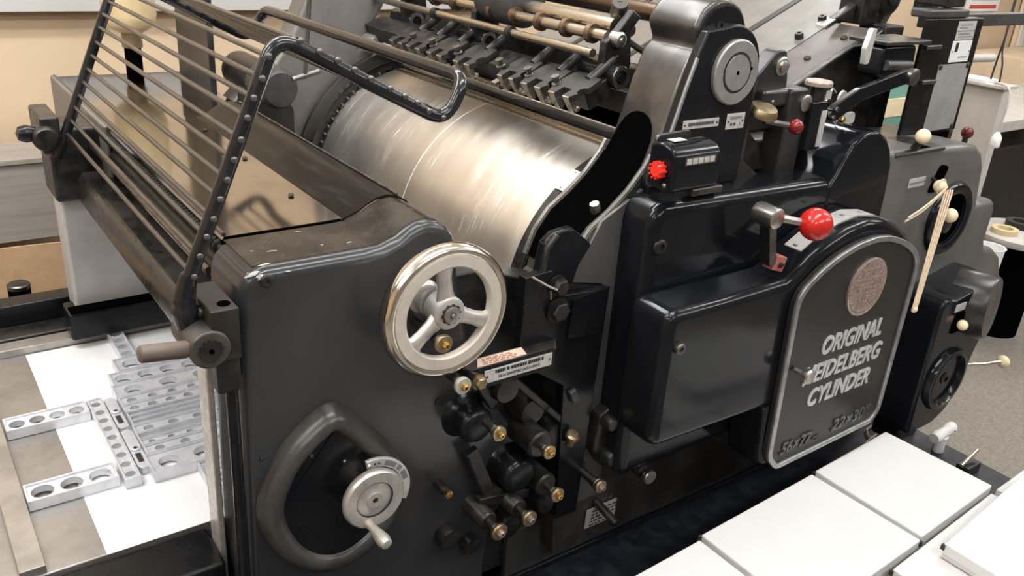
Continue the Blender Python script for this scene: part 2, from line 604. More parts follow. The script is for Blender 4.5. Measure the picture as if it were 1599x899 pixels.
def lettering(name, text, size, origin, m, parent, xdir=(1, 0, 0), updir=(0, 0, 1), depth=0.0015, shear=0.0, bold=0.0,
              align='LEFT', width=None, spacing=1.0, lines=1.0):
    cu = bpy.data.curves.new(name, 'FONT')
    cu.body = text
    cu.size = size
    cu.extrude = depth
    cu.shear = shear
    cu.offset = bold
    cu.align_x = align
    cu.space_character = spacing
    cu.space_line = lines
    cu.resolution_u = 3
    t = bpy.data.objects.new(name, cu)
    COL.objects.link(t)
    dg = bpy.context.evaluated_depsgraph_get()
    me = bpy.data.meshes.new_from_object(t.evaluated_get(dg))
    bpy.data.objects.remove(t)
    bpy.data.curves.remove(cu)
    me.name = name
    if width:
        xs = [v.co.x for v in me.vertices]
        k = width / (max(xs) - min(xs))
        for v in me.vertices:
            v.co.x *= k
    x, u = vec(xdir).normalized(), vec(updir).normalized()
    R = Matrix((x, u, x.cross(u))).transposed()
    for v in me.vertices:
        v.co = R @ v.co
    c = sum((v.co for v in me.vertices), Vector()) / max(1, len(me.vertices))
    for v in me.vertices:
        v.co -= c
    me.materials.clear()
    me.materials.append(MT[m])
    o = bpy.data.objects.new(name, me)
    COL.objects.link(o)
    place(o, vec(origin) + c, parent)
    return o


def circle2(cx, cz, r, n=24, a0=0.0):
    return [(cx + r * math.cos(a0 + 2 * PI * i / n), cz + r * math.sin(a0 + 2 * PI * i / n)) for i in range(n)]


def arc2(cx, cz, r, a0, a1, n=12):
    a0, a1 = math.radians(a0), math.radians(a1)
    return [(cx + r * math.cos(a0 + (a1 - a0) * i / n), cz + r * math.sin(a0 + (a1 - a0) * i / n)) for i in range(n + 1)]


BOLT = {}


def bolt(pos, parent, r=0.009, h=0.008, m='steel_dark', name='bolt', kind='hex', axis=(0, -1, 0)):
    """hexagon or round-head bolt, all alike ones share a mesh"""
    key = (r, h, m, kind, axis)
    if key not in BOLT:
        s = Shape()
        if kind == 'hex':
            s.lathe([(r * 1.25, 0), (r * 1.25, h * 0.25)], (0, 0, 0), axis, 14)
            s.lathe([(r, h * 0.25), (r, h * 0.85), (r * 0.85, h)], (0, 0, 0), axis, 6)
        elif kind == 'dome':
            s.lathe([(r, 0), (r * 0.95, h * 0.45), (r * 0.6, h * 0.88), (0, h)], (0, 0, 0), axis, 12)
        else:
            s.lathe([(r, 0), (r, h * 0.8), (r * 0.85, h), (r * 0.45, h), (r * 0.4, h * 0.55), (0, h * 0.55)], (0, 0, 0), axis, 16)
        me = finish_mesh(name, s.bm)
        me.materials.append(MT[m])
        BOLT[key] = me
    o = bpy.data.objects.new(name, BOLT[key])
    COL.objects.link(o)
    place(o, pos, parent)
    return o


def ycyl(name, x, z, y0, y1, r, m, parent, n=24, bevel=0.0):
    return obj(name, Shape().cyl((x, y0, z), (x, y1, z), r, n=n), m, parent, bevel)


# ------------------------------------------------------------------ a few more finishes
MT['guard_paint'] = mat('glossy_black_tube', (0.008, 0.0085, 0.010), 0.14, 0, (0.014, 0.014, 0.015), 30, 0.24, 0.02)
MT['rod_steel'] = mat('dull_steel_rod', (0.120, 0.113, 0.106), 0.30, 0.9, (0.098, 0.092, 0.086), 8, 0.38, 0.0)
MT['guard_stud'] = mat('worn_rivet', (0.16, 0.155, 0.15), 0.3, 0.8)
MT['wood_iron'] = mat('brown_grey_iron', (0.060, 0.053, 0.046), 0.42, 0.35, (0.085, 0.075, 0.064), 20, 0.52, 0.06)
MT['iron_block'] = mat('brown_black_iron', (0.020, 0.0185, 0.0165), 0.40, 0.3, (0.030, 0.027, 0.0235), 20, 0.55, 0.06)
MT['housing_worn'] = mat('teardrop_enamel', (0.050, 0.048, 0.045), 0.30, 0.3, (0.085, 0.08, 0.073), 8, 0.40, 0.02)
MT['housing_grey'] = mat('grey_black_enamel', (0.115, 0.110, 0.105), 0.30, 0, (0.09, 0.086, 0.082), 7, 0.42, 0.0, edge=(0.3, 0.29, 0.28), edge_r=0.004)
MT['bronze_dark'] = mat('brown_collar', (0.20, 0.135, 0.09), 0.36, 0.9, (0.12, 0.08, 0.055), 40, 0.5)
MT['plate_white'] = mat('white_enamel_plate', (0.68, 0.68, 0.66), 0.4)
MT['plate_worn'] = mat('worn_aluminium_plate', (0.42, 0.42, 0.41), 0.42, 0.5, (0.32, 0.32, 0.31), 7, 0.5)
MT['print_grey'] = mat('faded_print', (0.16, 0.16, 0.17), 0.6)
MT['chase'] = mat('chase_steel', (0.42, 0.40, 0.375), 0.34, 0.7, (0.30, 0.285, 0.265), 8, 0.42, 0.02)
MT['kraft_dark'] = mat('dark_carton_gap', (0.03, 0.022, 0.018), 0.8)
MT['panel_grey'] = mat('grey_wood_panel', (0.32, 0.29, 0.255), 0.5, 0, (0.26, 0.235, 0.205), 12, 0.55, 0.02, stretch=(0.3, 3, 6))
MT['hump_paint'] = mat('scratched_black_cover', (0.010, 0.009, 0.008), 0.30, 0, (0.030, 0.026, 0.021), 16, 0.42, 0.02, stretch=(4, 0.6, 4), lo=0.5, hi=0.7, spec=0.10)
MT['rubbed_edge'] = mat('rubbed_cover_edge', (0.20, 0.175, 0.145), 0.35, 0.8, (0.05, 0.045, 0.04), 40, 0.5)
MT['chip'] = mat('bare_metal_chip', (0.42, 0.40, 0.37), 0.45, 0.3, (0.30, 0.285, 0.26), 80, 0.5)
MT['disc_steel'] = mat('turned_disc_steel', (0.36, 0.35, 0.335), 0.34, 0.6, (0.30, 0.29, 0.28), 30, 0.4, 0.02)
MT['grey_web'] = mat('grey_frame_face', (0.105, 0.10, 0.095), 0.42, 0.3, (0.085, 0.081, 0.077), 6, 0.5, 0.02)
MT['post_iron'] = mat('post_enamel', (0.018, 0.0178, 0.0175), 0.28, 0.1, (0.030, 0.029, 0.028), 12, 0.4, 0.02)
MT['dial_brown'] = mat('pinkish_dial_cap', (0.36, 0.30, 0.255), 0.4, 0.3, (0.26, 0.21, 0.18), 60, 0.5)
MT['cream_wood'] = mat('cream_shelf_wood', (0.72, 0.58, 0.41), 0.6, 0, (0.66, 0.52, 0.36), 6, 0.7)
MT['red_deep'] = mat('deep_red_plastic', (0.22, 0.014, 0.016), 0.15, 0, (0.16, 0.012, 0.013), 20, 0.22)
MT['cap_brown'] = mat('brown_bottle_cap', (0.20, 0.135, 0.075), 0.4)
MT['print_dark'] = mat('dark_print', (0.05, 0.05, 0.055), 0.6)
MT['case_top'] = mat('oil_stained_case_top', (0.020, 0.0175, 0.015), 0.22, 0, (0.052, 0.043, 0.034), 14, 0.36, 0.02, lo=0.45, hi=0.68, spec=0.25)

# ================================================================== SETTING
def structure(name, shape, m):
    return obj(name, shape, m, None, kind='structure')


structure('floor', Shape().box(-3.0, 9.5, -2.6, 3.6, -0.06, 0.0), 'floor')
structure('wall_back', Shape().box(-3.0, 9.5, 3.5, 3.6, 0.0, 2.92), 'wall')
structure('wall_left', Shape().box(-3.1, -3.0, -2.6, 3.6, 0.0, 2.92), 'wall')
structure('wall_right', Shape().box(9.5, 9.6, -2.6, 3.6, 0.0, 2.92), 'wall')
structure('wall_front', Shape().box(-3.0, 9.5, -2.7, -2.6, 0.0, 2.92), 'wall_shade')
structure('ceiling', Shape().box(-3.1, 9.6, -2.7, 3.6, 2.92, 3.0), 'ceiling')
structure('trim_1', Shape().box(-3.0, 2.6, 3.43, 3.499, 1.320, 1.41), 'ledge_grey')

# ================================================================== THE PRESS
press = thing('printing_press', (1.4, 1.8, 0.0),
              'large black cast-iron cylinder printing press with steel cylinder, handwheels and lettered door', 'printing press')
PR = press

# ---- base
obj('base_plinth', Shape().box(-0.55, 2.50, 1.29, 2.55, 0.0, 0.34), 'enamel_plain', PR, 0.012)
obj('footboard', Shape().box(0.2, 2.56, 0.30, 1.275, 0.0, 0.285), 'navy', PR, 0.006)
obj('footboard_lip', Shape().box(0.2, 2.56, 1.262, 1.288, 0.285, 0.303), 'enamel', PR, 0.004)
obj('side_frame', Shape().prism([(0.40, 0.30), (0.40, 1.10), (0.9, 1.10), (0.98, 1.07), (1.05, 1.05), (1.2, 1.15), (2.45, 1.15), (2.49, 0.9), (2.49, 0.30)],
                                'y', 1.29, 1.36), 'grime', PR, 0.004)

# ---- press bed
obj('press_bed', Shape().box(-0.60, 1.9, 1.42, 2.35, 0.55, 0.62), 'bed', PR, 0.003)
obj('bed_rail', Shape().box(-0.60, 0.37, 1.30, 1.4185, 0.48, 0.612), 'enamel_plain', PR, 0.008)
obj('bed_rail', Shape().box(-0.60, 1.3, 2.435, 2.50, 0.5, 0.70), 'enamel_plain', PR, 0.006)
obj('bed_rail', Shape().box(-0.60, 1.3, 2.352, 2.43, 0.5, 0.645), 'enamel_dusty', PR, 0.006)
obj('bed_slide', Shape().box(-0.60, 1.6, 1.46, 2.30, 0.36, 0.549), 'grime', PR)

# ---- side case with the handwheels
prof = [(0.45, 1.206), (0.62, 1.206), (0.653, 1.207), (0.684, 1.218), (0.705, 1.231), (0.722, 1.238), (0.742, 1.241), (0.764, 1.236),
        (0.783, 1.224), (0.797, 1.206), (0.803, 1.188)]
case_pts = [(0.385, 0.30), (0.402, 1.16), (0.408, 1.19), (0.425, 1.204)] + prof + \
           [(0.815, 1.10), (0.838, 1.0), (0.848, 0.93), (0.882, 0.87), (0.93, 0.80), (0.985, 0.735), (1.0, 0.67), (0.985, 0.60), (0.94, 0.54), (0.92, 0.46), (0.91, 0.30)]
case = obj('side_case', Shape().prism(case_pts, 'y', 1.232, 1.385), 'case_enamel', PR, 0.020, 4)
bolt((0.447, 1.231, 1.188), PR, 0.0105, 0.006, 'grime', 'case_screw', 'socket')
bolt((0.423, 1.2315, 0.862), PR, 0.004, 0.003, 'grime', 'case_screw', 'dome')
bolt((0.775, 1.2315, 0.871), PR, 0.009, 0.004, 'grime', 'case_screw', 'socket')
obj('case_edge_strip', Shape().box(0.372, 0.384, 1.338, 1.392, 0.30, 1.02), 'alu', PR, 0.003)

# paint knocked off the front corner of the case
def chip(x, y, z, a, b, nrm, rot):
    q = Vector((0, 0, 1)).rotation_difference(Vector(nrm).normalized())
    n_ = 9
    ring_ = []
    for i in range(n_):
        t_ = 2 * PI * i / n_
        k_ = random.uniform(0.6, 1.0)
        px_, py_ = a * k_ * math.cos(t_), b * k_ * math.sin(t_)
        ring_.append(Vector((px_ * math.cos(rot) - py_ * math.sin(rot), px_ * math.sin(rot) + py_ * math.cos(rot), 0)))
    c_ = Vector((x, y, z))
    obj('paint_chip', Shape().loops([[c_ + q @ (v * 1.0) for v in ring_], [c_ + q @ (v * 0.85 + Vector((0, 0, 0.0008))) for v in ring_]]), 'chip', case)


chip(0.428, 1.238, 1.1995, 0.018, 0.005, (-0.2, -0.7, 0.7), 0.1)
chip(0.436, 1.235, 1.194, 0.010, 0.006, (-0.2, -0.9, 0.4), 0.4)
chip(0.452, 1.252, 1.2062, 0.014, 0.003, (0, -0.3, 1), 0.1)
for k in range(9):
    chip(0.47 + random.uniform(0, 0.20), random.choice((1.2335, 1.2385)), 1.196, random.uniform(0.002, 0.006), 0.0015, (0, -0.8, 0.6), random.uniform(-0.3, 0.3)) if k % 2 else \
        chip(0.45 + random.uniform(0, 0.2), 1.262 + random.uniform(0, 0.11), 1.2072, random.uniform(0.003, 0.010), 0.002, (0, 0, 1), random.uniform(-0.6, 0.6))
ctop = [(0.432, 1.2065)] + [(a, b + 0.0009) for a, b in prof[1:-1]]
ctop = ctop + [(a, b - 0.003) for a, b in reversed(ctop)]
obj('case_top_skin', Shape().prism(ctop, 'y', 1.2545, 1.384), 'case_top', PR)
# top cover: flat apron, then the hump that follows the cylinder
apron_top = [(0.436, 1.209), (0.62, 1.2095), (0.66, 1.2105)]
apron = apron_top + [(a - 0.004, b - 0.006) for a, b in reversed(apron_top)]
cov = Shape().prism(apron, 'y', 1.392, 2.26)
cov.prism([(0.436, 1.209), (0.80, 1.209), (0.80, 1.203), (0.436, 1.203)], 'y', 2.2601, 2.86)
obj('top_cover', cov, 'cover', PR)
obj('cover_side', Shape().box(0.424, 0.4355, 2.20, 2.862, 1.06, 1.214), 'grey_paint_dark', PR, 0.005)
obj('cover_lip', Shape().tube([(0.436, 1.394, 1.212), (0.436, 2.86, 1.212)], 0.004, 8), 'enamel_dusty', PR)
hump = [(a, b + 0.0045) for a, b in prof[2:]]
hump = hump + [(a - 0.004, b - 0.005) for a, b in reversed(hump)]
obj('cover_hump', Shape().prism(hump, 'y', 1.388, 2.24), 'hump_paint', PR)
obj('hump_edge', Shape().tube([(0.7645, 1.39, 1.2425), (0.7645, 2.238, 1.2425)], 0.0022, 8), 'rubbed_edge', PR)
obj('cover_gap', Shape().box(0.43, 0.64, 1.3855, 1.3915, 1.17, 1.2045), 'black_matt', PR)
for bx, by in ((0.62, 1.55), (0.63, 1.83), (0.63, 2.10)):
    bolt((bx, by, 1.2115), PR, 0.006, 0.004, 'grime', 'cover_screw', 'dome', (0, 0, 1))

# cross beams and rollers under the guard
obj('cross_beam', Shape().prism([(0.372, 1.0), (0.365, 1.02), (0.365, 1.075), (0.375, 1.09), (0.44, 1.09), (0.44, 1.0)], 'y', 1.386, 2.30), 'enamel_dusty', PR, 0.004)
ycyl('ink_roller', 0.455, 1.128, 1.386, 2.30, 0.030, 'grime', PR)
ycyl('ink_roller', 0.52, 1.145, 1.386, 2.30, 0.045, 'grime', PR)
s = Shape()
s.cyl((0.432, 1.386, 1.188), (0.432, 2.28, 1.188), 0.008, n=12)
for k in range(56):
    y = 1.40 + k * 0.0157
    s.lathe([(0.008, 0), (0.0135, 0.003), (0.0135, 0.007), (0.008, 0.010)], (0.432, y, 1.188), (0, 1, 0), 12)
obj('grooved_roller', s, 'grime', PR)
ycyl('cross_rod', 0.405, 1.155, 1.386, 2.29, 0.007, 'steel_dark', PR, 12)

# far side frame and its leg
ff = [(0.325, 0.70), (0.322, 1.16), (0.334, 1.19), (0.36, 1.195), (0.60, 1.195), (0.60, 1.10), (0.56, 1.08), (0.525, 0.98), (0.515, 0.70)]
obj('far_frame_leg', Shape().prism(ff, 'y', 2.30, 2.40), 'grey_paint', PR, 0.010)
obj('frame_bracket', Shape().box(0.312, 0.605, 2.262, 2.405, 1.02, 1.20), 'grime', PR, 0.008)
obj('leg_foot', Shape().box(0.30, 0.60, 2.26, 2.352, 0.646, 0.722), 'enamel_plain', PR, 0.008)
obj('leg_tray', Shape().box(0.305, 0.52, 2.262, 2.299, 0.7225, 0.728), 'black_matt', PR)
obj('motor_boss', Shape().lathe([(0.055, 0), (0.055, 0.10), (0.045, 0.12), (0, 0.125)], (0.88, 2.36, 1.265), (0, -1, 0), 28), 'iron_grey', PR)
obj('motor_body', Shape().lathe([(0.05, 0), (0.052, 0.01), (0.052, 0.20)], (0.88, 2.36, 1.265), (0, 1, 0), 28), 'grime', PR)
obj('motor_bracket', Shape().prism([(0.80, 1.0), (0.82, 1.25), (0.93, 1.25), (0.97, 1.18), (0.97, 1.0)], 'y', 2.37, 2.41), 'grime', PR, 0.006)
obj('stop_rod', Shape().cyl((0.895, 2.20, 1.30), (0.97, 2.20, 1.318), 0.007, n=12), 'steel_dark', PR)
fr = [(0.80, 0.75), (0.80, 1.17), (0.865, 1.235), (0.945, 1.29), (1.0, 1.36), (1.05, 1.47), (1.09, 1.66), (1.34, 1.66), (1.30, 1.45),
      (1.22, 1.33), (1.35, 1.30), (1.9, 1.25), (1.9, 0.75)]
obj('far_press_frame', Shape().prism(fr, 'y', 2.462, 2.56), 'grey_paint_dark', PR, 0.012)
obj('frame_slot', Shape().prism(fillet2([(1.03, 1.395), (1.045, 1.42), (1.055, 1.414), (1.04, 1.39)], 0.004, 3), 'y', 2.459, 2.463), 'black_matt', PR)
obj('frame_slot', Shape().prism(fillet2([(1.135, 1.50), (1.15, 1.52), (1.16, 1.514), (1.145, 1.494)], 0.004, 3), 'y', 2.459, 2.463), 'black_matt', PR)

# ---- impression cylinder
CX, CZ, CR = 1.390, 0.937, 0.3415
obj('impression_cylinder', Shape().lathe([(CR, 0), (CR, 1.00)], (CX, 1.412, CZ), (0, 1, 0), 160), 'cylinder', PR)
obj('cylinder_bearer', Shape().lathe([(CR - 0.05, 0), (CR + 0.004, 0), (CR + 0.009, 0.004), (CR + 0.009, 0.036), (CR + 0.002, 0.04), (CR - 0.05, 0.04)],
                                     (CX, 1.370, CZ), (0, 1, 0), 128), 'enamel_dusty', PR)
obj('cylinder_seam', Shape().lathe([(CR + 0.0001, 0), (CR + 0.0009, 0.0008), (CR + 0.0009, 0.0034), (CR + 0.0001, 0.0042)],
                                   (CX, 1.905, CZ), (0, 1, 0), 160), 'bright_seam', PR)
s = Shape()
n = 200
ro, ri = CR + 0.004, CR - 0.012
rows = []
for h in (0.0, 0.022):
    rows.append([(CX + (ro if (i % 4) < 2 else ri) * math.cos(2 * PI * i / n), 2.413 + h, CZ + (ro if (i % 4) < 2 else ri) * math.sin(2 * PI * i / n))
                 for i in range(n)])
s.loops(rows)
obj('cylinder_gear', s, 'grime', PR)
s = Shape()
s.lathe([(CR + 0.02, 0), (CR + 0.055, 0.0), (CR + 0.055, 0.02), (CR + 0.02, 0.02)], (CX, 2.438, CZ), (0, 1, 0), 96, closed=True)
obj('gear_guard', s, 'enamel_dusty', PR)
for k in range(15):
    a = math.radians(112 + k * 4.2)
    bolt((CX + (CR + 0.008) * math.cos(a), 2.412, CZ + (CR + 0.008) * math.sin(a)), PR, 0.0055, 0.010, 'steel_dark', 'gear_pin', 'dome')
# bearer plate
a = math.radians(126.5)
t = Vector((-math.sin(a), 0, math.cos(a)))
nrm = Vector((math.cos(a), 0, math.sin(a)))
s = Shape()
mtx = Matrix((t, Vector((0, 1, 0)), nrm)).transposed()
c = Vector((CX, 1.390, CZ)) + nrm * (CR + 0.0105)
s.box(c.x - 0.030, c.x + 0.030, c.y - 0.014, c.y + 0.014, c.z - 0.001, c.z + 0.001, mtx)
pl = obj('bearer_plate', s, 'plate', PR)
for sgn in (-1, 1):
    bolt(c + t * 0.024 * sgn + nrm * 0.001, pl, 0.0025, 0.0015, 'steel_dark', 'plate_screw', 'dome', tuple(nrm))

# sheet strips lying behind the crown of the cylinder
obj('sheet_guide_bar', Shape().box(1.312, 1.330, 1.41, 2.42, 1.262, 1.273), 'steel_tan', PR, 0.002)
obj('sheet_guide_bar', Shape().box(1.334, 1.350, 1.41, 2.42, 1.266, 1.284), 'steel_tan', PR, 0.003)
obj('gap_shade_sheet', Shape().box(1.30, 1.75, 1.37, 2.45, 1.24, 1.262), 'black_matt', PR)  # black sheet painting the shade in the gap below the grippers
obj('pull_rod', Shape().cyl((1.245, 1.75, 1.349), (1.245, 2.46, 1.349), 0.008, n=12), 'steel_tan', PR)
obj('rod_boss', Shape().lathe([(0.026, 0), (0.026, 0.05), (0.02, 0.058), (0.012, 0.06)], (1.245, 2.46, 1.349), (0, -1, 0), 20), 'grey_paint_dark', PR)

# ---- near side frame (big casting that carries the cylinder)
fo = [(1.345, 1.52), (1.324, 1.500), (1.300, 1.44), (1.285, 1.388), (1.268, 1.330), (1.243, 1.284), (1.205, 1.24), (1.163, 1.205),
      (1.115, 1.172), (1.082, 1.13), (1.060, 1.07), (1.055, 1.0), (1.08, 0.80), (1.10, 0.36), (1.75, 0.36), (1.62, 1.22), (1.545, 1.27), (1.545, 1.44),
      (1.535, 1.49), (1.50, 1.53)] + arc2(1.402, 1.535, 0.078, 5, 165, 10)
obj('near_frame', Shape().prism(fo, 'y', 1.222, 1.362), 'casting', PR, 0.010)
def toward(x, z, k):
    """the same point of the casting carried onto a plane nearer the operator"""
    return (x * k, 1.75 - (1.75 - z) * k)


pf = [(1.342, 1.500), (1.322, 1.44), (1.307, 1.388), (1.291, 1.332), (1.266, 1.286), (1.252, 1.262), (1.255, 1.225), (1.525, 1.225), (1.537, 1.40)] + \
     arc2(1.4465, 1.474, 0.089, -20, 105, 14) + [(1.365, 1.553)]
obj('frame_panel', Shape().prism([toward(a, b, 0.981) for a, b in pf], 'y', 1.197, 1.223), 'enamel_plain', PR, 0.006)
obj('panel_border', Shape().tube([(x * 0.983, 1.2005, 1.75 - (1.75 - z) * 0.983) for x, z in pf[:6]], 0.0045, 8), 'rim', PR)
obj('arch_panel', Shape().prism(arc2(1.402, 1.535, 0.064, 5, 175, 16), 'y', 1.217, 1.2235), 'enamel_plain', PR)
obj('arch_hole', Shape().lathe([(0.011, 0), (0.011, 0.004), (0.007, 0.004), (0.007, 0.001), (0, 0.001)], (1.388, 1.2175, 1.560), (0, -1, 0), 16), 'grime', PR)
# raised matt black skin that paints the shade of a rim recess
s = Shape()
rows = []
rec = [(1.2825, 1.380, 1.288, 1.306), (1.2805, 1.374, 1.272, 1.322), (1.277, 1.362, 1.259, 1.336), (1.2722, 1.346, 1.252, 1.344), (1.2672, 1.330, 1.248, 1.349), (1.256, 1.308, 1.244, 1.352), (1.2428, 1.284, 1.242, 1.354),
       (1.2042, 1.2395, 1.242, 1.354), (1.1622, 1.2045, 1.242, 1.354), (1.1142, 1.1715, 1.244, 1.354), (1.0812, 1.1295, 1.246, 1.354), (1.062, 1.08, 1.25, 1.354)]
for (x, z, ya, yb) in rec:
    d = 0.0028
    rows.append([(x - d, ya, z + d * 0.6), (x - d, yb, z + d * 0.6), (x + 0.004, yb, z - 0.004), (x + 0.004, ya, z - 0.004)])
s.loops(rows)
obj('rim_recess_shade', s, 'black_matt', PR)
obj('recess_rib', Shape().tube([(x - 0.004, 1.362, z + 0.003) for x, z, a, b in rec[5:]], 0.0065, 8), 'casting', PR)
obj('recess_rib', Shape().tube([(x - 0.001, 1.228, z + 0.001) for x, z, a, b in rec[5:]], 0.0065, 8), 'casting', PR)
obj('recess_stop', Shape().cyl((1.150, 1.255, 1.19), (1.140, 1.255, 1.215), 0.011, n=14), 'steel', PR, 0.002)
ds = obj('bearing_disc', Shape().lathe([(0.066, 0), (0.066, 0.007), (0.063, 0.010), (0.042, 0.010), (0.040, 0.0075), (0.038, 0.0075), (0.036, 0.010), (0.004, 0.011), (0.0035, 0.006), (0, 0.006)],
                                       (1.428, 1.197, 1.473), (0, -1, 0), 64), 'disc_steel', PR, label='round machined steel bearing cover')
obj('disc_groove', Shape().lathe([(0.0365, 0), (0.0365, 0.0022), (0.0415, 0.0022), (0.0415, 0)], (1.428, 1.1893, 1.473), (0, -1, 0), 64, True), 'grime', ds)
obj('disc_centre', Shape().lathe([(0.0045, 0), (0.0045, 0.0015), (0, 0.0015)], (1.428, 1.1868, 1.473), (0, -1, 0), 12), 'black_matt', ds)
obj('disc_inner_face', Shape().lathe([(0.0358, 0), (0.0358, 0.0015), (0.0045, 0.0018)], (1.428, 1.1872, 1.473), (0, -1, 0), 64), 'disc_steel', ds)
bolt((1.470, 1.1875, 1.480), ds, 0.0035, 0.0016, 'black_matt', 'disc_dot', 'dome')


def label_plate(name, x0, x1, z0, z1, y, parent, m='plate', screws=True, th=0.0018):
    p = obj(name, Shape().box(x0, x1, y - th, y, z0, z1), m, parent, 0.0006, 1)
    if screws:
        zc = (z0 + z1) / 2
        for sx in (x0 + 0.006, x1 - 0.006):
            bolt((sx, y - th, zc), p, 0.0028, 0.0014, 'steel_dark', 'plate_screw', 'dome')
    return p


def faint_print(x0, x1, y, z, h, parent, m='print_grey', gap=0.002):
    s = Shape()
    x = x0
    while x < x1 - 0.002:
        l = min(random.uniform(0.0025, 0.007), x1 - x)
        s.box(x, x + l, y - 0.0005, y, z + random.uniform(0, h * 0.15), z + h)
        x += l + gap * random.choice((0.5, 0.5, 0.5, 1.8))
    return obj('printed_line', s, m, parent)


p = label_plate('label_plate', 1.300, 1.405, 1.3645, 1.3825, 1.1965, PR)
faint_print(1.315, 1.389, 1.1947, 1.3700, 0.0072, p, 'print_dark')
p = label_plate('label_plate', 1.4285, 1.4845, 1.3545, 1.3875, 1.1965, PR)
faint_print(1.438, 1.475, 1.1947, 1.3745, 0.0068, p)
faint_print(1.441, 1.459, 1.1947, 1.3610, 0.0068, p, 'print_dark')
lettering('plate_number', '1', 0.011, (1.468, 1.1943, 1.3605), 'ink', p, depth=0.0003)

# ---- grey web and black plates between case and covers
obj('frame_web', Shape().prism([(1.062, 1.072), (1.13, 1.19), (1.232, 1.245), (1.215, 1.05), (1.215, 0.50), (1.135, 0.50), (1.150, 1.052)], 'y', 1.214, 1.2225), 'grey_web', PR, 0.001)
obj('black_apron', Shape().prism([(0.93, 0.93), (0.93, 1.115), (0.995, 1.12), (1.03, 1.06), (1.150, 1.052), (1.128, 0.50), (1.07, 0.50), (1.05, 0.85)], 'y', 1.19, 1.2135), 'enamel_plain', PR, 0.003)
obj('apron_plate', Shape().prism([(1.050, 1.047), (1.143, 1.058), (1.132, 0.955), (1.044, 0.962)], 'y', 1.184, 1.19), 'enamel_plain', PR)
br = [(0.965, 1.10), (0.978, 1.172), (1.0, 1.19), (1.045, 1.195), (1.10, 1.15), (1.072, 1.12), (1.06, 1.075), (1.0, 1.06)]
obj('bearing_bracket', Shape().prism(br, 'y', 1.20, 1.225), 'enamel', PR, 0.008)
obj('bracket_rib', Shape().tube([(0.99, 1.200, 1.075), (0.975, 1.200, 1.11), (0.985, 1.200, 1.165), (1.005, 1.200, 1.186)], 0.007, 10), 'enamel_dusty', PR)
bolt((1.005, 1.188, 1.088), PR, 0.017, 0.022, 'grime', 'hexagon_bolt')
bolt((1.012, 1.188, 1.033), PR, 0.021, 0.018, 'grime', 'hexagon_bolt')
obj('split_pin', Shape().tube(fillet([(0.93, 1.172, 1.125), (0.965, 1.165, 1.102), (0.988, 1.165, 1.090)], 0.02), 0.0022, 6), 'steel_tan', PR)
obj('split_pin', Shape().tube([(0.972, 1.165, 1.09), (0.975, 1.165, 1.073)], 0.0022, 6), 'steel_tan', PR)

# label shelf
sh = obj('label_shelf', Shape().prism([(0.80, 1.16), (0.995, 1.16), (1.02, 1.195), (0.78, 1.195)], 'z', 0.964, 0.968), 'enamel_dusty', PR)
obj('shelf_front', Shape().box(0.80, 0.99, 1.157, 1.160, 0.925, 0.968), 'enamel_plain', PR)
lp = obj('label_plate', Shape().prism([(0.812, 1.163), (0.925, 1.163), (0.932, 1.190), (0.830, 1.190)], 'z', 0.968, 0.9695), 'plate_tan', PR, label='salmon label plate with four lines of print')
for k, wd in enumerate((0.062, 0.072, 0.08, 0.07)):
    s = Shape()
    x = 0.834 - k * 0.002
    while x < 0.834 - k * 0.002 + wd:
        l = random.uniform(0.006, 0.014)
        s.box(x, x + l, 1.1845 - k * 0.0055 - 0.0028, 1.1845 - k * 0.0055, 0.9695, 0.9698)
        x += l + 0.003
    obj('printed_line', s, 'ink_red', lp)
p = label_plate('label_plate', 0.824, 0.983, 0.934, 0.9615, 1.157, PR)
faint_print(0.848, 0.962, 1.1552, 0.9505, 0.0075, p, 'ink')
lettering('plate_text', 'DE LA GARNITURE CAOUTCHOUC', 0.0085, (0.856, 1.1548, 0.940), 'ink', p, width=0.098, depth=0.0003)
obj('lug', Shape().beam((1.07, 1.185, 0.836), (1.085, 1.185, 0.805), 0.012, 0.018), 'iron_grey', PR, 0.003)

# ---- upper right cover
uc = [(1.185, 0.60), (1.184, 1.19), (1.189, 1.212), (1.200, 1.229), (1.218, 1.238), (1.24, 1.240), (1.764, 1.228), (1.764, 0.60)]
obj('upper_cover', Shape().prism(uc, 'y', 1.13, 1.275), 'enamel', PR, 0.026, 5)
ar = [(1.74, 1.21), (1.768, 1.238), (1.785, 1.272), (1.802, 1.300), (1.828, 1.321), (1.86, 1.330), (1.900, 1.325), (1.935, 1.308), (1.962, 1.278), (1.980, 1.24),
      (1.988, 1.16), (1.99, 0.8), (1.74, 0.8)]
obj('gear_cover', Shape().prism(ar, 'y', 1.127, 1.44), 'enamel', PR, 0.012, 4)
obj('cover_screw', Shape().lathe([(0.016, 0), (0.016, 0.006), (0.012, 0.009), (0.008, 0.009), (0.007, 0.004), (0, 0.004)], (1.212, 1.131, 1.152), (0, -1, 0), 24), 'grime', PR)

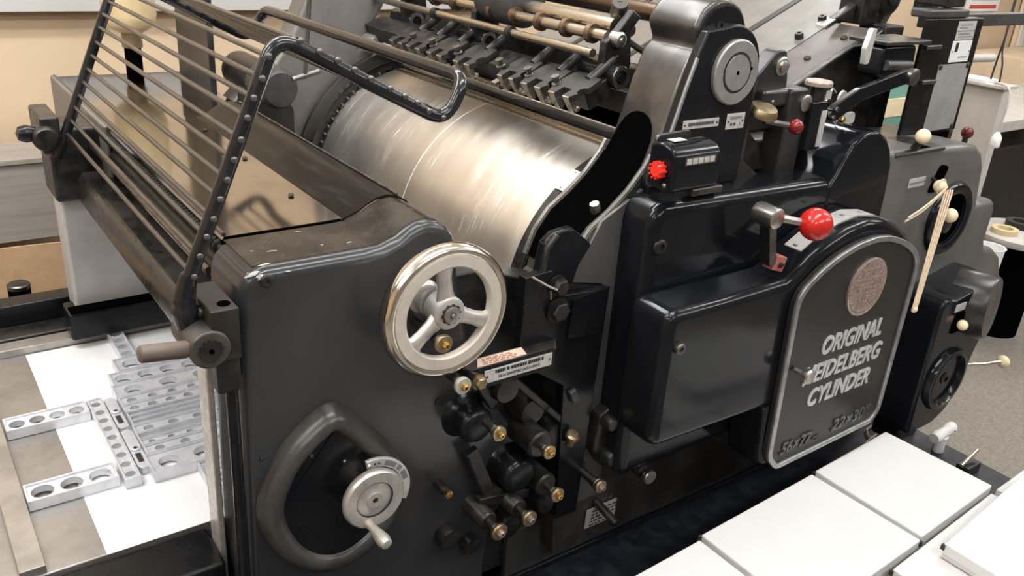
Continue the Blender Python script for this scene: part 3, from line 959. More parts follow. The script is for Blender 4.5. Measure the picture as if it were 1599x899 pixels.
# ---- lower cover and hood of the door
arch = [(1.505, 1.062), (1.530, 1.072), (1.575, 1.106), (1.625, 1.131), (1.690, 1.152), (1.760, 1.161), (1.830, 1.152), (1.890, 1.130), (1.940, 1.100), (1.978, 1.062), (1.995, 1.02)]
lc = fillet2([(1.150, 0.755), (1.150, 1.062), (1.30, 1.062), (1.30, 0.755)], 0.034, 6)[:14] + [(1.31, 1.062)] + arch + [(1.995, 0.57), (1.54, 0.57), (1.52, 0.745)]
obj('lower_cover', Shape().prism(lc, 'y', 1.018, 1.132), 'enamel', PR, 0.022, 5)
obj('lower_cover_edge', Shape().tube(fillet([(1.165, 1.022, 0.925), (1.17, 1.024, 1.03), (1.195, 1.025, 1.045)], 0.02), 0.0025, 6), 'casting', PR)
bolt((1.185, 1.018, 0.985), PR, 0.0125, 0.010, 'steel_dark', 'cover_screw', 'socket')
hood = [(a, b) for a, b in arch[1:-1]]
rows = []
for (a, b) in hood[1:-2]:
    rows.append([(a, 1.055, b + 0.0025), (a, 1.100, b + 0.0025), (a, 1.100, b - 0.002), (a, 1.055, b - 0.002)])
st = obj('scale_plate', Shape().loops(rows), 'plate', PR)
for a in (1.585, 1.625, 1.665, 1.735, 1.80):
    i = 0
    while i < len(hood) - 2 and hood[i + 1][0] < a:
        i += 1
    t = (a - hood[i][0]) / (hood[i + 1][0] - hood[i][0])
    z = hood[i][1] + t * (hood[i + 1][1] - hood[i][1])
    obj('graduation', Shape().box(a - 0.005, a + 0.004, 1.072, 1.082, z + 0.0012, z + 0.0034), 'print_grey', st)

# ---- lettered door
do = fillet2([(1.534, 0.612), (1.516, 1.015), (1.530, 1.047), (1.575, 1.078), (1.63, 1.104), (1.70, 1.123), (1.77, 1.129), (1.83, 1.122),
              (1.885, 1.104), (1.93, 1.083), (1.968, 1.055), (1.985, 1.02), (1.982, 0.612), (1.955, 0.583), (1.572, 0.571)], 0.018, 4)
dr = obj('nameplate_door', Shape().prism(do, 'y', 1.004, 1.018), 'door', PR, 0.003)
obj('door_rim', Shape().ring(do, inset(do, 0.014), 'y', 0.997, 1.006), 'rim', dr, 0.003)
XS = (1, 0, 0)
lettering('door_lettering', 'ORIGINAL', 0.064, (1.652, 1.0035, 0.856), 'letter', dr, depth=0.003, shear=0.22, bold=0.0013, width=0.235)
lettering('door_lettering', 'HEIDELBERG', 0.064, (1.606, 1.0035, 0.788), 'letter', dr, depth=0.003, shear=0.22, bold=0.0013, width=0.305)
lettering('door_lettering', 'CYLINDER', 0.064, (1.642, 1.0035, 0.721), 'letter', dr, depth=0.003, shear=0.22, bold=0.0013, width=0.243)
lettering('size_lettering', '56×77', 0.045, (1.580, 1.0035, 0.608), 'letter_black', dr, depth=0.003, shear=0.22, bold=0.001, width=0.118)
lettering('size_lettering', 'cm', 0.020, (1.704, 1.0035, 0.608), 'letter_black', dr, depth=0.003, shear=0.22, width=0.028)
lettering('size_lettering', '22×30"', 0.045, (1.776, 1.0035, 0.612), 'letter_black', dr, depth=0.003, shear=0.22, bold=0.001, width=0.16)
md = obj('medallion', Shape().lathe([(0.072, 0), (0.072, 0.005), (0.069, 0.0065), (0.066, 0.0045), (0.0, 0.0045)], (1.778, 1.004, 1.004), (0, -1, 0), 56), 'bronze', dr,
         label='round bronze medallion')
s = Shape()
for k in range(46):
    a = 2 * PI * k / 46
    s.ball((1.778 + 0.061 * math.cos(a), 0.9995, 1.004 + 0.061 * math.sin(a)), 0.0024, 1, 0.5, 1, 6)
for k, (xa, xb) in enumerate(((-0.03, 0.035), (-0.045, 0.02), (-0.05, 0.048), (-0.045, 0.05), (-0.035, 0.045), (-0.02, 0.04), (-0.03, 0.03), (0.0, 0.03))):
    z = 1.004 + 0.040 - k * 0.0115
    x = xa
    while x < xb:
        l = random.uniform(0.006, 0.016)
        s.box(1.778 + x, 1.778 + x + l, 0.9982, 1.0, z, z + random.uniform(0.003, 0.006))
        x += l + 0.003
obj('medallion_relief', s, 'bronze', md, kind='stuff')
dk = obj('door_knob', Shape().lathe([(0.007, 0), (0.007, 0.022), (0.016, 0.024), (0.018, 0.029), (0.018, 0.036), (0.014, 0.040), (0, 0.041)], (1.566, 0.998, 0.843), (0, -1, 0), 24), 'steel', dr,
         label='small bright turning knob')

# ---- start lever with the red ball
lv = obj('start_lever', Shape().beam((1.447, 1.06, 1.195), (1.473, 1.06, 1.095), 0.020, 0.034, (0, 1, 0)), 'steel_dark', PR, 0.006)
obj('lever_boss', Shape().lathe([(0.022, 0), (0.024, 0.01), (0.022, 0.052), (0.016, 0.056), (0, 0.056)], (1.440, 1.085, 1.208), (0, -1, 0), 24), 'steel', lv)
obj('lever_rod', Shape().cyl((1.45, 1.045, 1.207), (1.512, 1.005, 1.196), 0.009, 0.0075, 16), 'steel', lv)
obj('lever_ball', Shape().ball((1.521, 0.998, 1.196), 0.0345, n=40), 'red', lv, label='glossy red ball knob')
obj('lever_clamp', Shape().box(1.478, 1.515, 1.045, 1.075, 1.078, 1.112, Matrix.Rotation(0.3, 3, 'Y')), 'clamp', lv, 0.003, label='red painted clamp with a screw')
bolt((1.497, 1.044, 1.093), lv, 0.006, 0.004, 'grime', 'clamp_screw', 'socket')

# ---- switch box with the red button
sb = Shape()
sp = [(1.085, 1.278), (1.085, 1.348), (1.098, 1.362), (1.128, 1.368), (1.155, 1.362), (1.155, 1.278)]
sb.prism([(a, b) for a, b in fillet2(sp, 0.012, 4)], 'x', 1.175, 1.300)
sw = obj('switch_box', sb, 'enamel', PR, 0.006)
obj('switch_bracket', Shape().prism(fillet2([(1.185, 1.27), (1.195, 1.372), (1.285, 1.376), (1.292, 1.34), (1.30, 1.27)], 0.010, 3), 'y', 1.158, 1.166), 'enamel_dusty', PR, 0.002)
obj('switch_bracket', Shape().box(1.29, 1.38, 1.135, 1.165, 1.243, 1.258), 'enamel_dusty', PR, 0.003)
rb = Shape().lathe([(0.0115, 0), (0.014, 0.003), (0.014, 0.014), (0.0115, 0.018), (0, 0.018)], (1.176, 1.118, 1.318), (-1, 0, 0), 20)
for k in range(10):
    a = 2 * PI * k / 10
    rb.box(1.156, 1.174, 1.118 + 0.0148 * math.cos(a) - 0.0016, 1.118 + 0.0148 * math.cos(a) + 0.0016, 1.318 + 0.0148 * math.sin(a) - 0.0016, 1.318 + 0.0148 * math.sin(a) + 0.0016)
obj('stop_button', rb, 'red_button', sw, label='ribbed bright red push button')
bolt((1.175, 1.105, 1.290), sw, 0.005, 0.003, 'steel', 'box_screw', 'dome', (-1, 0, 0))
obj('box_plate', Shape().box(1.20, 1.285, 1.0835, 1.085, 1.330, 1.346), 'steel_dark', sw)
for k in range(5):
    obj('plate_field', Shape().box(1.204 + 0.0155 * k, 1.217 + 0.0155 * k, 1.0828, 1.0836, 1.3325, 1.3435), 'plate', sw)
obj('box_tag', Shape().box(1.20, 1.235, 1.118, 1.138, 1.368, 1.3692), 'plate', sw)

# ---- guard over the delivery end: two bent end arms, rods between them, hand loop
Y0, Y1 = 1.245, 2.16
L1 = [(0.468, 1.532), (0.457, 1.501), (0.443, 1.474), (0.432, 1.446), (0.421, 1.415), (0.409, 1.386), (0.397, 1.357), (0.385, 1.329),
      (0.373, 1.300), (0.361, 1.274), (0.349, 1.245), (0.338, 1.214)]
L2 = [(0.517, 1.552), (0.546, 1.536), (0.575, 1.522), (0.603, 1.507), (0.630, 1.492), (0.664, 1.475), (0.691, 1.461), (0.715, 1.449), (0.736, 1.434), (0.764, 1.421)]
gu = obj('guard', Shape().tube(fillet([(0.33, Y0, 1.14), (0.326, Y0, 1.19), (0.483, Y0, 1.558), (0.775, Y0, 1.412), (0.812, Y0, 1.482),
                                      (0.812, Y1, 1.482), (0.775, Y1, 1.412), (0.483, Y1, 1.558), (0.326, Y1, 1.19), (0.31, Y1, 1.16)], 0.035, 7), 0.0115, 14),
         'guard_paint', PR, label='black tubular guard frame with a row of steel rods')
for (x, z) in L1 + L2:
    obj('guard_rod', Shape().cyl((x, Y0, z), (x, Y1, z), 0.0042, n=10), 'rod_steel', gu)
for (x, z) in L1 + L2[:]:
    bolt((x, Y0 - 0.0112, z), gu, 0.0052, 0.0028, 'guard_stud', 'rod_stud', 'dome')
# pivot with the toothed end and the brown handle
pv = obj('guard_pivot', Shape().cyl((0.340, 1.185, 1.112), (0.340, 1.285, 1.112), 0.031, n=32), 'wood_iron', PR, 0.004)
obj('pivot_neck', Shape().tube(fillet([(0.332, 1.250, 1.118), (0.322, 1.248, 1.165), (0.334, 1.246, 1.215)], 0.02), [0.020] * 4 + [0.0165] * 4 + [0.0125], 14), 'guard_paint', pv)
s = Shape()
rows = []
nn = 48
for h in (0.0, 0.003):
    rows.append([(0.340 + (0.019 if (i % 4) < 2 else 0.0165) * math.cos(2 * PI * i / nn), 1.185 - h, 1.112 + (0.019 if (i % 4) < 2 else 0.0165) * math.sin(2 * PI * i / nn)) for i in range(nn)])
s.loops(rows)
obj('toothed_end', s, 'grime', pv)
obj('pivot_pin', Shape().lathe([(0.004, 0), (0.004, 0.002), (0, 0.002)], (0.340, 1.182, 1.112), (0, -1, 0), 10), 'black_matt', pv)
obj('guard_handle', Shape().lathe([(0.0, 0), (0.010, 0.001), (0.0135, 0.004), (0.0135, 0.068), (0.0105, 0.072), (0.0105, 0.10)], (0.240, 1.20, 1.124), (1, 0, -0.12), 24), 'wood', pv,
    label='round brown grip')
blk = Shape()
blk.box(0.345, 0.388, 1.19, 1.305, 1.085, 1.172)
obj('pivot_block', blk, 'iron_block', PR, 0.003)
obj('block_hole', Shape().lathe([(0.010, 0), (0.010, 0.0012), (0, 0.0012)], (0.372, 1.212, 1.172), (0, 0, 1), 18), 'black_matt', PR)
bolt((0.3445, 1.232, 1.155), PR, 0.008, 0.006, 'grime', 'block_bolt', 'socket', (-1, 0, 0))
obj('pivot_bracket', Shape().box(0.352, 0.39, 1.205, 1.26, 1.02, 1.084), 'grime', PR, 0.004)
obj('pipe', Shape().cyl((0.378, 1.222, 0.45), (0.378, 1.222, 1.085), 0.010, n=16), 'enamel_plain', PR)
# far pivot
obj('guard_pivot', Shape().lathe([(0.0, 0), (0.022, 0.0), (0.028, 0.008), (0.028, 0.05), (0.022, 0.058), (0, 0.058)], (0.292, 2.19, 1.210), (0, -1, 0), 20), 'grime', PR)
obj('pivot_handle', Shape().lathe([(0.012, 0), (0.017, 0.02), (0.02, 0.035), (0.015, 0.05), (0, 0.055)], (0.29, 2.16, 1.217), (-1, 0, 0.1), 16), 'enamel_plain', PR)
obj('pivot_bracket', Shape().box(0.285, 0.325, 2.15, 2.298, 1.17, 1.255), 'grime', PR, 0.006)

# ---- handwheel
HX, HZ = 0.7375, 1.102
hw = obj('handwheel', Shape().lathe([(0.0, 0.002), (0.026, 0.002), (0.030, -0.001), (0.030, -0.040), (0.022, -0.046), (0.022, -0.085)], (HX, 1.147, HZ), (0, -1, 0), 40), 'alu', PR,
         label='large handwheel with chromed rim and three pale spokes')
obj('rim', Shape().lathe([(0.1078, -0.0005), (0.1125, 0.0022), (0.1175, 0.0015), (0.1222, -0.003), (0.1248, -0.011), (0.1250, -0.019), (0.1225, -0.028), (0.116, -0.034), (0.109, -0.032), (0.107, -0.024), (0.107, -0.004)],
                         (HX, 1.147, HZ), (0, -1, 0), 96, True), 'chrome', hw, label='polished chrome outer rim')
obj('rim_face', Shape().lathe([(0.0845, -0.002), (0.0875, 0.001), (0.1065, 0.001), (0.1078, -0.0008), (0.107, -0.022), (0.090, -0.022), (0.0835, -0.012)],
                              (HX, 1.147, HZ), (0, -1, 0), 96, True), 'alu_face', hw)
for a in (97, -23, 217):
    a = math.radians(a)
    d = Vector((math.cos(a), 0, math.sin(a)))
    q = Vector((-math.sin(a), 0, math.cos(a)))
    rows = []
    for r, wd, th, yy in ((0.022, 0.0185, 0.012, 1.160), (0.040, 0.0145, 0.011, 1.159), (0.062, 0.0135, 0.010, 1.158), (0.078, 0.016, 0.010, 1.157), (0.090, 0.027, 0.009, 1.157)):
        c = Vector((HX, yy, HZ)) + d * r
        rows.append([c + q * (wd * math.cos(2 * PI * i / 16)) + Vector((0, 1, 0)) * (th * math.sin(2 * PI * i / 16)) for i in range(16)])
    obj('spoke', Shape().loops(rows), 'alu', hw, sharp=60)
hn = obj('hub_nut', Shape().lathe([(0.016, 0), (0.016, 0.006), (0.012, 0.008), (0.006, 0.008), (0.005, 0.004), (0.004, 0.012), (0, 0.012)], (HX, 1.145, HZ), (0, -1, 0), 20), 'steel', hw)
s = Shape()
rows = []
for h in (0.0, 0.003):
    rows.append([(HX + (0.0195 if (i % 4) < 2 else 0.017) * math.cos(2 * PI * i / 40), 1.145 - h, HZ + (0.0195 if (i % 4) < 2 else 0.017) * math.sin(2 * PI * i / 40)) for i in range(40)])
s.loops(rows)
obj('lock_washer', s, 'grime', hw)
obj('hub_boss', Shape().lathe([(0.032, 0), (0.032, 0.012), (0.026, 0.018), (0.026, 0.04)], (0.729, 1.232, 1.106), (0, -1, 0), 28), 'alu', PR)

# ---- adjusting handwheel on the teardrop housing
td = fillet2([(0.552, 0.945), (0.497, 0.915), (0.447, 0.868), (0.416, 0.807), (0.405, 0.757), (0.416, 0.700), (0.449, 0.635), (0.50, 0.590), (0.56, 0.575),
              (0.62, 0.595), (0.67, 0.640), (0.697, 0.700), (0.696, 0.765), (0.662, 0.825), (0.60, 0.900)], 0.03, 3)
rows = []
for off, y in ((0.0, 1.232), (0.004, 1.214), (0.014, 1.199), (0.024, 1.194), (0.034, 1.196), (0.040, 1.204), (0.043, 1.209)):
    rows.append([(a, y, b) for a, b in inset(td, off)])
th_ = obj('teardrop_housing', Shape().loops(rows, cap0=False), 'housing_worn', PR, label='teardrop-shaped raised housing with worn grey edge', sharp=60)
obj('housing_pan', Shape().prism(inset(td, 0.042), 'y', 1.2065, 1.2095), 'enamel_plain', th_)
for x, z in ((0.502, 0.856), (0.565, 0.822), (0.446, 0.801), (0.438, 0.717)):
    bolt((x, 1.2065, z), th_, 0.0045, 0.004, 'steel_dark', 'housing_screw', 'dome')
pts = []
oa, ia = [], []
for k in range(15):
    a = math.radians(100 - k * 9.0)
    oa.append((0.610 + 0.078 * math.cos(a), 0.745 + 0.078 * math.sin(a)))
    ia.append((0.610 + 0.059 * math.cos(a), 0.745 + 0.059 * math.sin(a)))
sa = obj('scale_arc', Shape().prism(oa + ia[::-1], 'y', 1.184, 1.1925), 'plate', th_, 0.002)
for a0, a1 in ((70, 48), (43, 35), (30, 12)):
    o_ = arc2(0.610, 0.745, 0.0735, a0, a1, 5)
    i_ = arc2(0.610, 0.745, 0.0635, a0, a1, 5)
    obj('scale_field', Shape().prism(o_ + i_[::-1], 'y', 1.1835, 1.1842), 'print_grey', sa)
for a_ in (80, 87):
    bolt((0.610 + 0.068 * math.cos(math.radians(a_)), 1.184, 0.745 + 0.068 * math.sin(math.radians(a_))), sa, 0.0022, 0.001, 'ink', 'scale_dot', 'dome')
bolt((0.610 + 0.068 * math.cos(math.radians(97)), 1.184, 0.745 + 0.068 * math.sin(math.radians(97))), sa, 0.005, 0.005, 'alu', 'scale_screw', 'dome')
WX, WZ = 0.597, 0.762
aw = obj('adjusting_handwheel', Shape().lathe([(0.0, -0.006), (0.010, -0.006), (0.010, -0.0005), (0.034, -0.0045), (0.036, -0.0045), (0.0365, 0.0), (0.056, 0.001), (0.0595, -0.003), (0.0600, -0.010), (0.0575, -0.016), (0.03, -0.020), (0.016, -0.055)],
                                              (WX, 1.150, WZ), (0, -1, 0), 64), 'alu', PR, label='pale cranked adjusting wheel with tapered grip')
obj('wheel_groove', Shape().lathe([(0.0350, -0.006), (0.0350, -0.0008), (0.0372, -0.0008), (0.0372, -0.006)], (WX, 1.150, WZ), (0, -1, 0), 48, True), 'grime', aw)
obj('wheel_hub', Shape().lathe([(0.0155, -0.003), (0.0155, 0.0015), (0.006, 0.0015), (0.0055, -0.002), (0, -0.002)], (WX, 1.150, WZ), (0, -1, 0), 24), 'alu', aw)
obj('wheel_screw', Shape().lathe([(0.0048, 0), (0.0048, 0.002), (0, 0.002)], (WX, 1.1515, WZ), (0, -1, 0), 10), 'grime', aw)
hp = Vector((0.583, 1.150, 0.717))
obj('crank_grip', Shape().lathe([(0.0085, -0.004), (0.0085, 0.004), (0.0075, 0.012), (0.0095, 0.025), (0.0125, 0.043), (0.0130, 0.052), (0.010, 0.062), (0, 0.066)], hp, (0.10, -1, -0.12), 20), 'alu', aw)

# ---- round caps, adjusting spindles and knobs on the lower right of the case
for (x, z, r) in ((0.832, 0.826, 0.038), (0.948, 0.668, 0.040)):
    obj('round_cap', Shape().lathe([(r + 0.012, -0.02), (r + 0.012, 0.0), (r + 0.004, 0.010), (r, 0.022), (r, 0.046), (r - 0.006, 0.056), (r - 0.014, 0.060), (0, 0.061)],
                                   (x, 1.232, z), (0, -1, 0), 40), 'enamel_plain', PR)


def spindle(x, y, z, rd, body=None, disc='brass_dull', nut='brass', back=1.29, rod_r=0.008, label=None):
    """adjusting spindle: black body, steel rod, disc and hexagon nut, pointing at the operator"""
    k = obj('adjusting_spindle', Shape().lathe([(rod_r, 0), (rod_r, back - y - 0.014), (rod_r * 1.35, back - y - 0.012), (rod_r * 1.35, back - y - 0.004), (rod_r, back - y)],
                                               (x, back, z), (0, -1, 0), 14), 'steel_dark', PR, label=label)
    obj('knurled_disc', Shape().lathe([(0, 0), (rd * 0.96, 0.0), (rd, 0.002), (rd, 0.007), (rd * 0.94, 0.009), (0, 0.009)], (x, y, z), (0, -1, 0), 28), disc, k)
    if nut:
        obj('disc_nut', Shape().lathe([(rd * 0.42, 0.009), (rd * 0.42, 0.016), (rd * 0.34, 0.018), (rd * 0.2, 0.018), (rd * 0.18, 0.012), (0, 0.012)], (x, y, z), (0, -1, 0), 6), nut, k)
    if body:
        r, l0, l1 = body
        obj('spindle_body', Shape().lathe([(r * 1.2, 0), (r * 1.2, 0.01), (r, 0.016), (r, back - l1 - l0), (r * 0.85, back - l1 - l0 + 0.004)],
                                          (x, back - l0, z), (0, -1, 0), 24), 'grime', k)
    return k


spindle(0.756, 1.130, 0.966, 0.0165, None, 'alu', 'brass', back=1.235)
spindle(0.716, 1.135, 1.057, 0.0165, None, 'brass_dull', 'brass', back=1.23)
spindle(0.844, 1.130, 0.837, 0.0155, (0.017, 0.0, 1.20))
spindle(0.973, 1.130, 0.752, 0.0155, (0.030, 0.0, 1.155), back=1.33)
spindle(1.129, 1.130, 0.610, 0.0155, (0.022, 0.0, 1.20), 'brass_dull', 'bronze', back=1.33, rod_r=0.010)
spindle(1.007, 1.130, 0.634, 0.0165, (0.026, 0.0, 1.165), back=1.29)
spindle(0.937, 1.130, 0.601, 0.0180, (0.021, 0.0, 1.165), 'brass_dull', 'steel', back=1.26)
spindle(0.862, 1.130, 0.598, 0.0185, (0.021, 0.0, 1.165), 'brass_dull', 'bronze', back=1.26)
spindle(1.283, 1.130, 0.578, 0.0175, (0.016, 0.0, 1.15), 'steel', None, back=1.29)
gn = obj('grease_nipple', Shape().lathe([(0.010, 0), (0.010, 0.03), (0.0075, 0.034), (0.0075, 0.04)], (0.778, 1.232, 0.681), (0, -1, 0), 14), 'grime', PR)
obj('nipple_head', Shape().lathe([(0.009, 0), (0.009, 0.007), (0.005, 0.009), (0.004, 0.004), (0, 0.004)], (0.778, 1.192, 0.681), (0, -1, 0), 6), 'brass', gn)
obj('hexagon_stud', Shape().lathe([(0.012, 0), (0.012, 0.055)], (0.800, 1.195, 0.955), (0, -1, 0), 16), 'grime', PR)
bolt((0.800, 1.140, 0.955), PR, 0.0125, 0.014, 'brass_dull', 'hexagon_bolt')
# lumps and links of the roller carriage behind the spindles
for (x, y, z, r, l) in ((0.90, 1.25, 0.885, 0.030, 0.07), (0.985, 1.26, 0.80, 0.034, 0.06), (1.06, 1.27, 0.72, 0.036, 0.07), (1.10, 1.26, 0.66, 0.026, 0.06), (0.90, 1.25, 0.62, 0.026, 0.05),
                        (1.03, 1.24, 0.56, 0.022, 0.06), (0.95, 1.24, 0.52, 0.030, 0.04), (0.80, 1.235, 0.545, 0.026, 0.03), (0.86, 1.24, 0.50, 0.022, 0.03)):
    obj('carriage_boss', Shape().lathe([(r, 0), (r, l * 0.7), (r * 0.85, l), (r * 0.4, l * 1.02), (0, l * 1.02)], (x, y, z), (0, -1, 0), 20), 'grime', PR)
for a, b, wd in (((0.83, 1.20, 0.93), (0.89, 1.215, 0.84), 0.022), ((0.92, 1.20, 0.90), (1.10, 1.215, 0.72), 0.016), ((1.02, 1.20, 0.80), (1.20, 1.215, 0.62), 0.014), ((0.86, 1.205, 0.62), (0.99, 1.205, 0.60), 0.024), ((0.84, 1.21, 0.75), (0.90, 1.21, 0.60), 0.03)):
    obj('carriage_link', Shape().beam(a, b, wd, 0.02, (0, 1, 0)), 'grime', PR, 0.004)
obj('spindle_lock', Shape().lathe([(0.010, 0), (0.010, 0.02), (0.016, 0.022), (0.016, 0.03), (0.012, 0.034), (0, 0.035)], (1.075, 1.18, 0.705), (0, -0.3, 1), 18), 'brass_dull', PR)
# gear change block on the lower frame
gb = [(1.15, 0.66), (1.16, 0.745), (1.20, 0.765), (1.26, 0.735), (1.275, 0.66), (1.245, 0.60), (1.19, 0.60)]
obj('gear_block', Shape().prism(gb, 'y', 1.18, 1.222), 'grime', PR, 0.008)
obj('gear_block_arm', Shape().beam((1.235, 1.19, 0.72), (1.325, 1.19, 0.665), 0.03, 0.022, (0, 1, 0)), 'iron_grey', PR, 0.004)
for x, z, r in ((1.175, 0.735, 0.017), (1.225, 0.752, 0.014), (1.19, 0.64, 0.020), (1.235, 0.628, 0.022)):
    obj('gear_block_boss', Shape().lathe([(r, 0), (r, 0.024), (r * 0.8, 0.03), (0, 0.031)], (x, 1.182, z), (0, -1, 0), 18), 'grime', PR)
for x, z, m in ((1.172, 0.742, 'brass'), (1.218, 0.758, 'brass'), (1.192, 0.662, 'steel')):
    bolt((x, 1.158, z), PR, 0.0055, 0.005, m, 'block_screw', 'dome')
obj('lower_strip', Shape().box(1.0, 2.2, 1.272, 1.289, 0.30, 0.43), 'iron_grey', PR, 0.003)
PLATE = [(1.185, 0.408), (1.279, 0.407), (1.280, 0.461), (1.187, 0.460)]
lq = obj('instruction_plate', Shape().prism(PLATE, 'y', 1.2145, 1.2175), 'plate', PR)
for k in range(5):
    s = Shape()
    x = 1.196 + k * 0.002
    while x < 1.272 + k * 0.002:
        l = random.uniform(0.006, 0.016)
        s.box(x, min(x + l, 1.278 + k * 0.002), 1.2139, 1.2145, 0.411 + k * 0.0095, 0.4145 + k * 0.0095)
        x += l + 0.004
    obj('printed_line', s, 'ink', lq)
obj('plate_peg', Shape().cyl((1.215, 1.222, 0.475), (1.222, 1.150, 0.452), 0.010, n=14), 'grime', PR, 0.002)
obj('frame_rib', Shape().beam((1.20, 1.272, 0.475), (1.30, 1.272, 0.505), 0.012, 0.010), 'iron_grey', PR, 0.002)

# ---- sheet transport above the cylinder
SH = [('brown_shaft', 1.452, 1.555, 0.021, 'steel_brown'), ('collar_shaft', 1.306, 1.508, 0.0125, 'steel_tan'), ('gripper_rod', 1.268, 1.4745, 0.0095, 'steel_tan')]
for nm, x, z, r, m in SH:
    ycyl(nm, x, z, 1.38 if nm == 'brown_shaft' else 1.452, 2.52, r, m, PR, 24)
dt = Shape().lathe([(0.020, 0), (0.020, 0.76)], (1.345, 1.47, 1.525), (0, 1, 0), 32)
obj('delivery_drum', dt, 'steel_tan', PR)
for k, y in enumerate((1.497, 1.585, 1.683, 1.785, 1.882, 2.057, 2.163, 2.306)):
    obj('shaft_collar', Shape().lathe([(0.013, 0), (0.021, 0.0), (0.021, 0.014), (0.013, 0.014)], (1.306, y, 1.508), (0, 1, 0), 24), 'bronze_dark', PR)
for y in (1.75, 2.10):
    obj('rod_collar', Shape().lathe([(0.0095, 0), (0.015, 0), (0.015, 0.016), (0.0095, 0.016)], (1.268, y, 1.4745), (0, 1, 0), 20), 'grime', PR)
obj('wheel_drum', Shape().lathe([(0.02, 0), (0.055, 0.0), (0.060, 0.01), (0.060, 0.15), (0.055, 0.16), (0.02, 0.16)], (1.345, 1.80, 1.535), (0, 1, 0), 32), 'iron_grey', PR)
obj('cross_bar', Shape().box(1.43, 1.475, 1.40, 2.46, 1.37, 1.43), 'grime', PR, 0.004)
obj('cross_bar', Shape().box(1.36, 1.40, 1.40, 2.46, 1.34, 1.39), 'grime', PR, 0.004)
obj('back_plate', Shape().prism([(1.46, 1.28), (1.52, 1.42), (1.525, 1.42), (1.47, 1.28)], 'y', 1.40, 2.46), 'black_matt', PR)
ang = math.radians(24)
ux = Vector((math.cos(ang), 0, math.sin(ang)))       # up the slope, away from the cylinder
uz = Vector((-math.sin(ang), 0, math.cos(ang)))
GX, GZ = 1.190, 1.384


def gpt(s_, y, h):
    v = Vector((GX, 0, GZ)) + ux * s_ + uz * h
    return (v.x, y, v.z)


first = None
for k, y in enumerate((1.455, 1.556, 1.655, 1.845, 1.975, 2.085, 2.18)):
    hw = 0.0475 if k != 2 else 0.043
    cut = [(0.030 + 0.013 * math.cos(t), hw - 0.0135 * math.sin(t)) for t in [PI * i / 6 for i in range(7)]]
    half = [(0.0, 0.014), (0.0, hw - 0.012), (0.014, hw - 0.006)] + [(a, b) for a, b in reversed(cut)] + [(0.052, hw + 0.001), (0.085, hw - 0.004)]
    top = [(0.026, 0.014)] + half + [(a, -b) for a, b in reversed(half)] + [(0.026, -0.014)]
    s = Shape()
    rows = [[gpt(a, y + b, 0.010) for a, b in top], [gpt(a, y + b, -0.004) for a, b in top]]
    s.loops(rows)
    g = obj('gripper_block', s, 'iron_block', PR, 0.0012, 2)
    for sgn in (-1, 1):
        s = Shape()
        rows = [[gpt(-0.0035, y + sgn * 0.0145, 0.0095), gpt(-0.0035, y + sgn * (hw - 0.012), 0.0095), gpt(0.008, y + sgn * (hw - 0.012), 0.0095), gpt(0.008, y + sgn * 0.0145, 0.0095)],
                [gpt(0.004, y + sgn * 0.0145, -0.034), gpt(0.004, y + sgn * (hw - 0.014), -0.034), gpt(0.016, y + sgn * (hw - 0.014), -0.034), gpt(0.016, y + sgn * 0.0145, -0.034)]]
        s.loops(rows)
        obj('gripper_finger', s, 'bright_edge', g, 0.001, 1)
        bolt(gpt(0.012, y + sgn * (hw - 0.008), -0.024), g, 0.006, 0.008, 'bright_edge', 'finger_screw', 'socket', (-0.8, 0, 0.2))
    obj('gripper_pad', Shape().loops([[gpt(0.004, y + 0.018, -0.024), gpt(0.004, y + 0.034, -0.024), gpt(0.03, y + 0.034, -0.030), gpt(0.03, y + 0.018, -0.030)],
                                      [gpt(0.006, y + 0.018, -0.030), gpt(0.006, y + 0.034, -0.030), gpt(0.03, y + 0.034, -0.036), gpt(0.03, y + 0.018, -0.036)]]), 'bright_edge', g)
    obj('gripper_shank', Shape().cyl(gpt(0.075, y - 0.012, 0.004), gpt(0.150, y - 0.012, 0.018), 0.012, n=14), 'grime', g)
    obj('shank_end', Shape().cyl(gpt(0.150, y - 0.012, 0.018), gpt(0.162, y - 0.012, 0.0205), 0.0075, n=12), 'steel_dark', g)
for k, y in enumerate((1.505, 1.606, 1.72, 1.91, 2.03, 2.13)):
    s = Shape()
    c0 = Vector(gpt(0.035, y, 0.0))
    s.lathe([(0.012, 0), (0.012, 0.008), (0.007, 0.010), (0.007, 0.020), (0.010, 0.021), (0.010, 0.024), (0, 0.024)], c0, tuple(uz), 14)
    obj('gripper_spring', s, 'steel_dark', PR)
    obj('spring_clip', Shape().box(c0.x - 0.022, c0.x - 0.004, y - 0.010, y + 0.010, c0.z - 0.036, c0.z - 0.028, Matrix.Rotation(-ang, 3, 'Y')), 'bright_edge', PR, 0.001)
obj('gripper_bar', Shape().loops([[gpt(0.045, 1.425, -0.005), gpt(0.115, 1.425, -0.005), gpt(0.115, 1.425, -0.05), gpt(0.045, 1.425, -0.05)],
                                  [gpt(0.045, 2.46, -0.004), gpt(0.115, 2.46, -0.004), gpt(0.115, 2.46, -0.05), gpt(0.045, 2.46, -0.05)]]), 'grime', PR, 0.003)


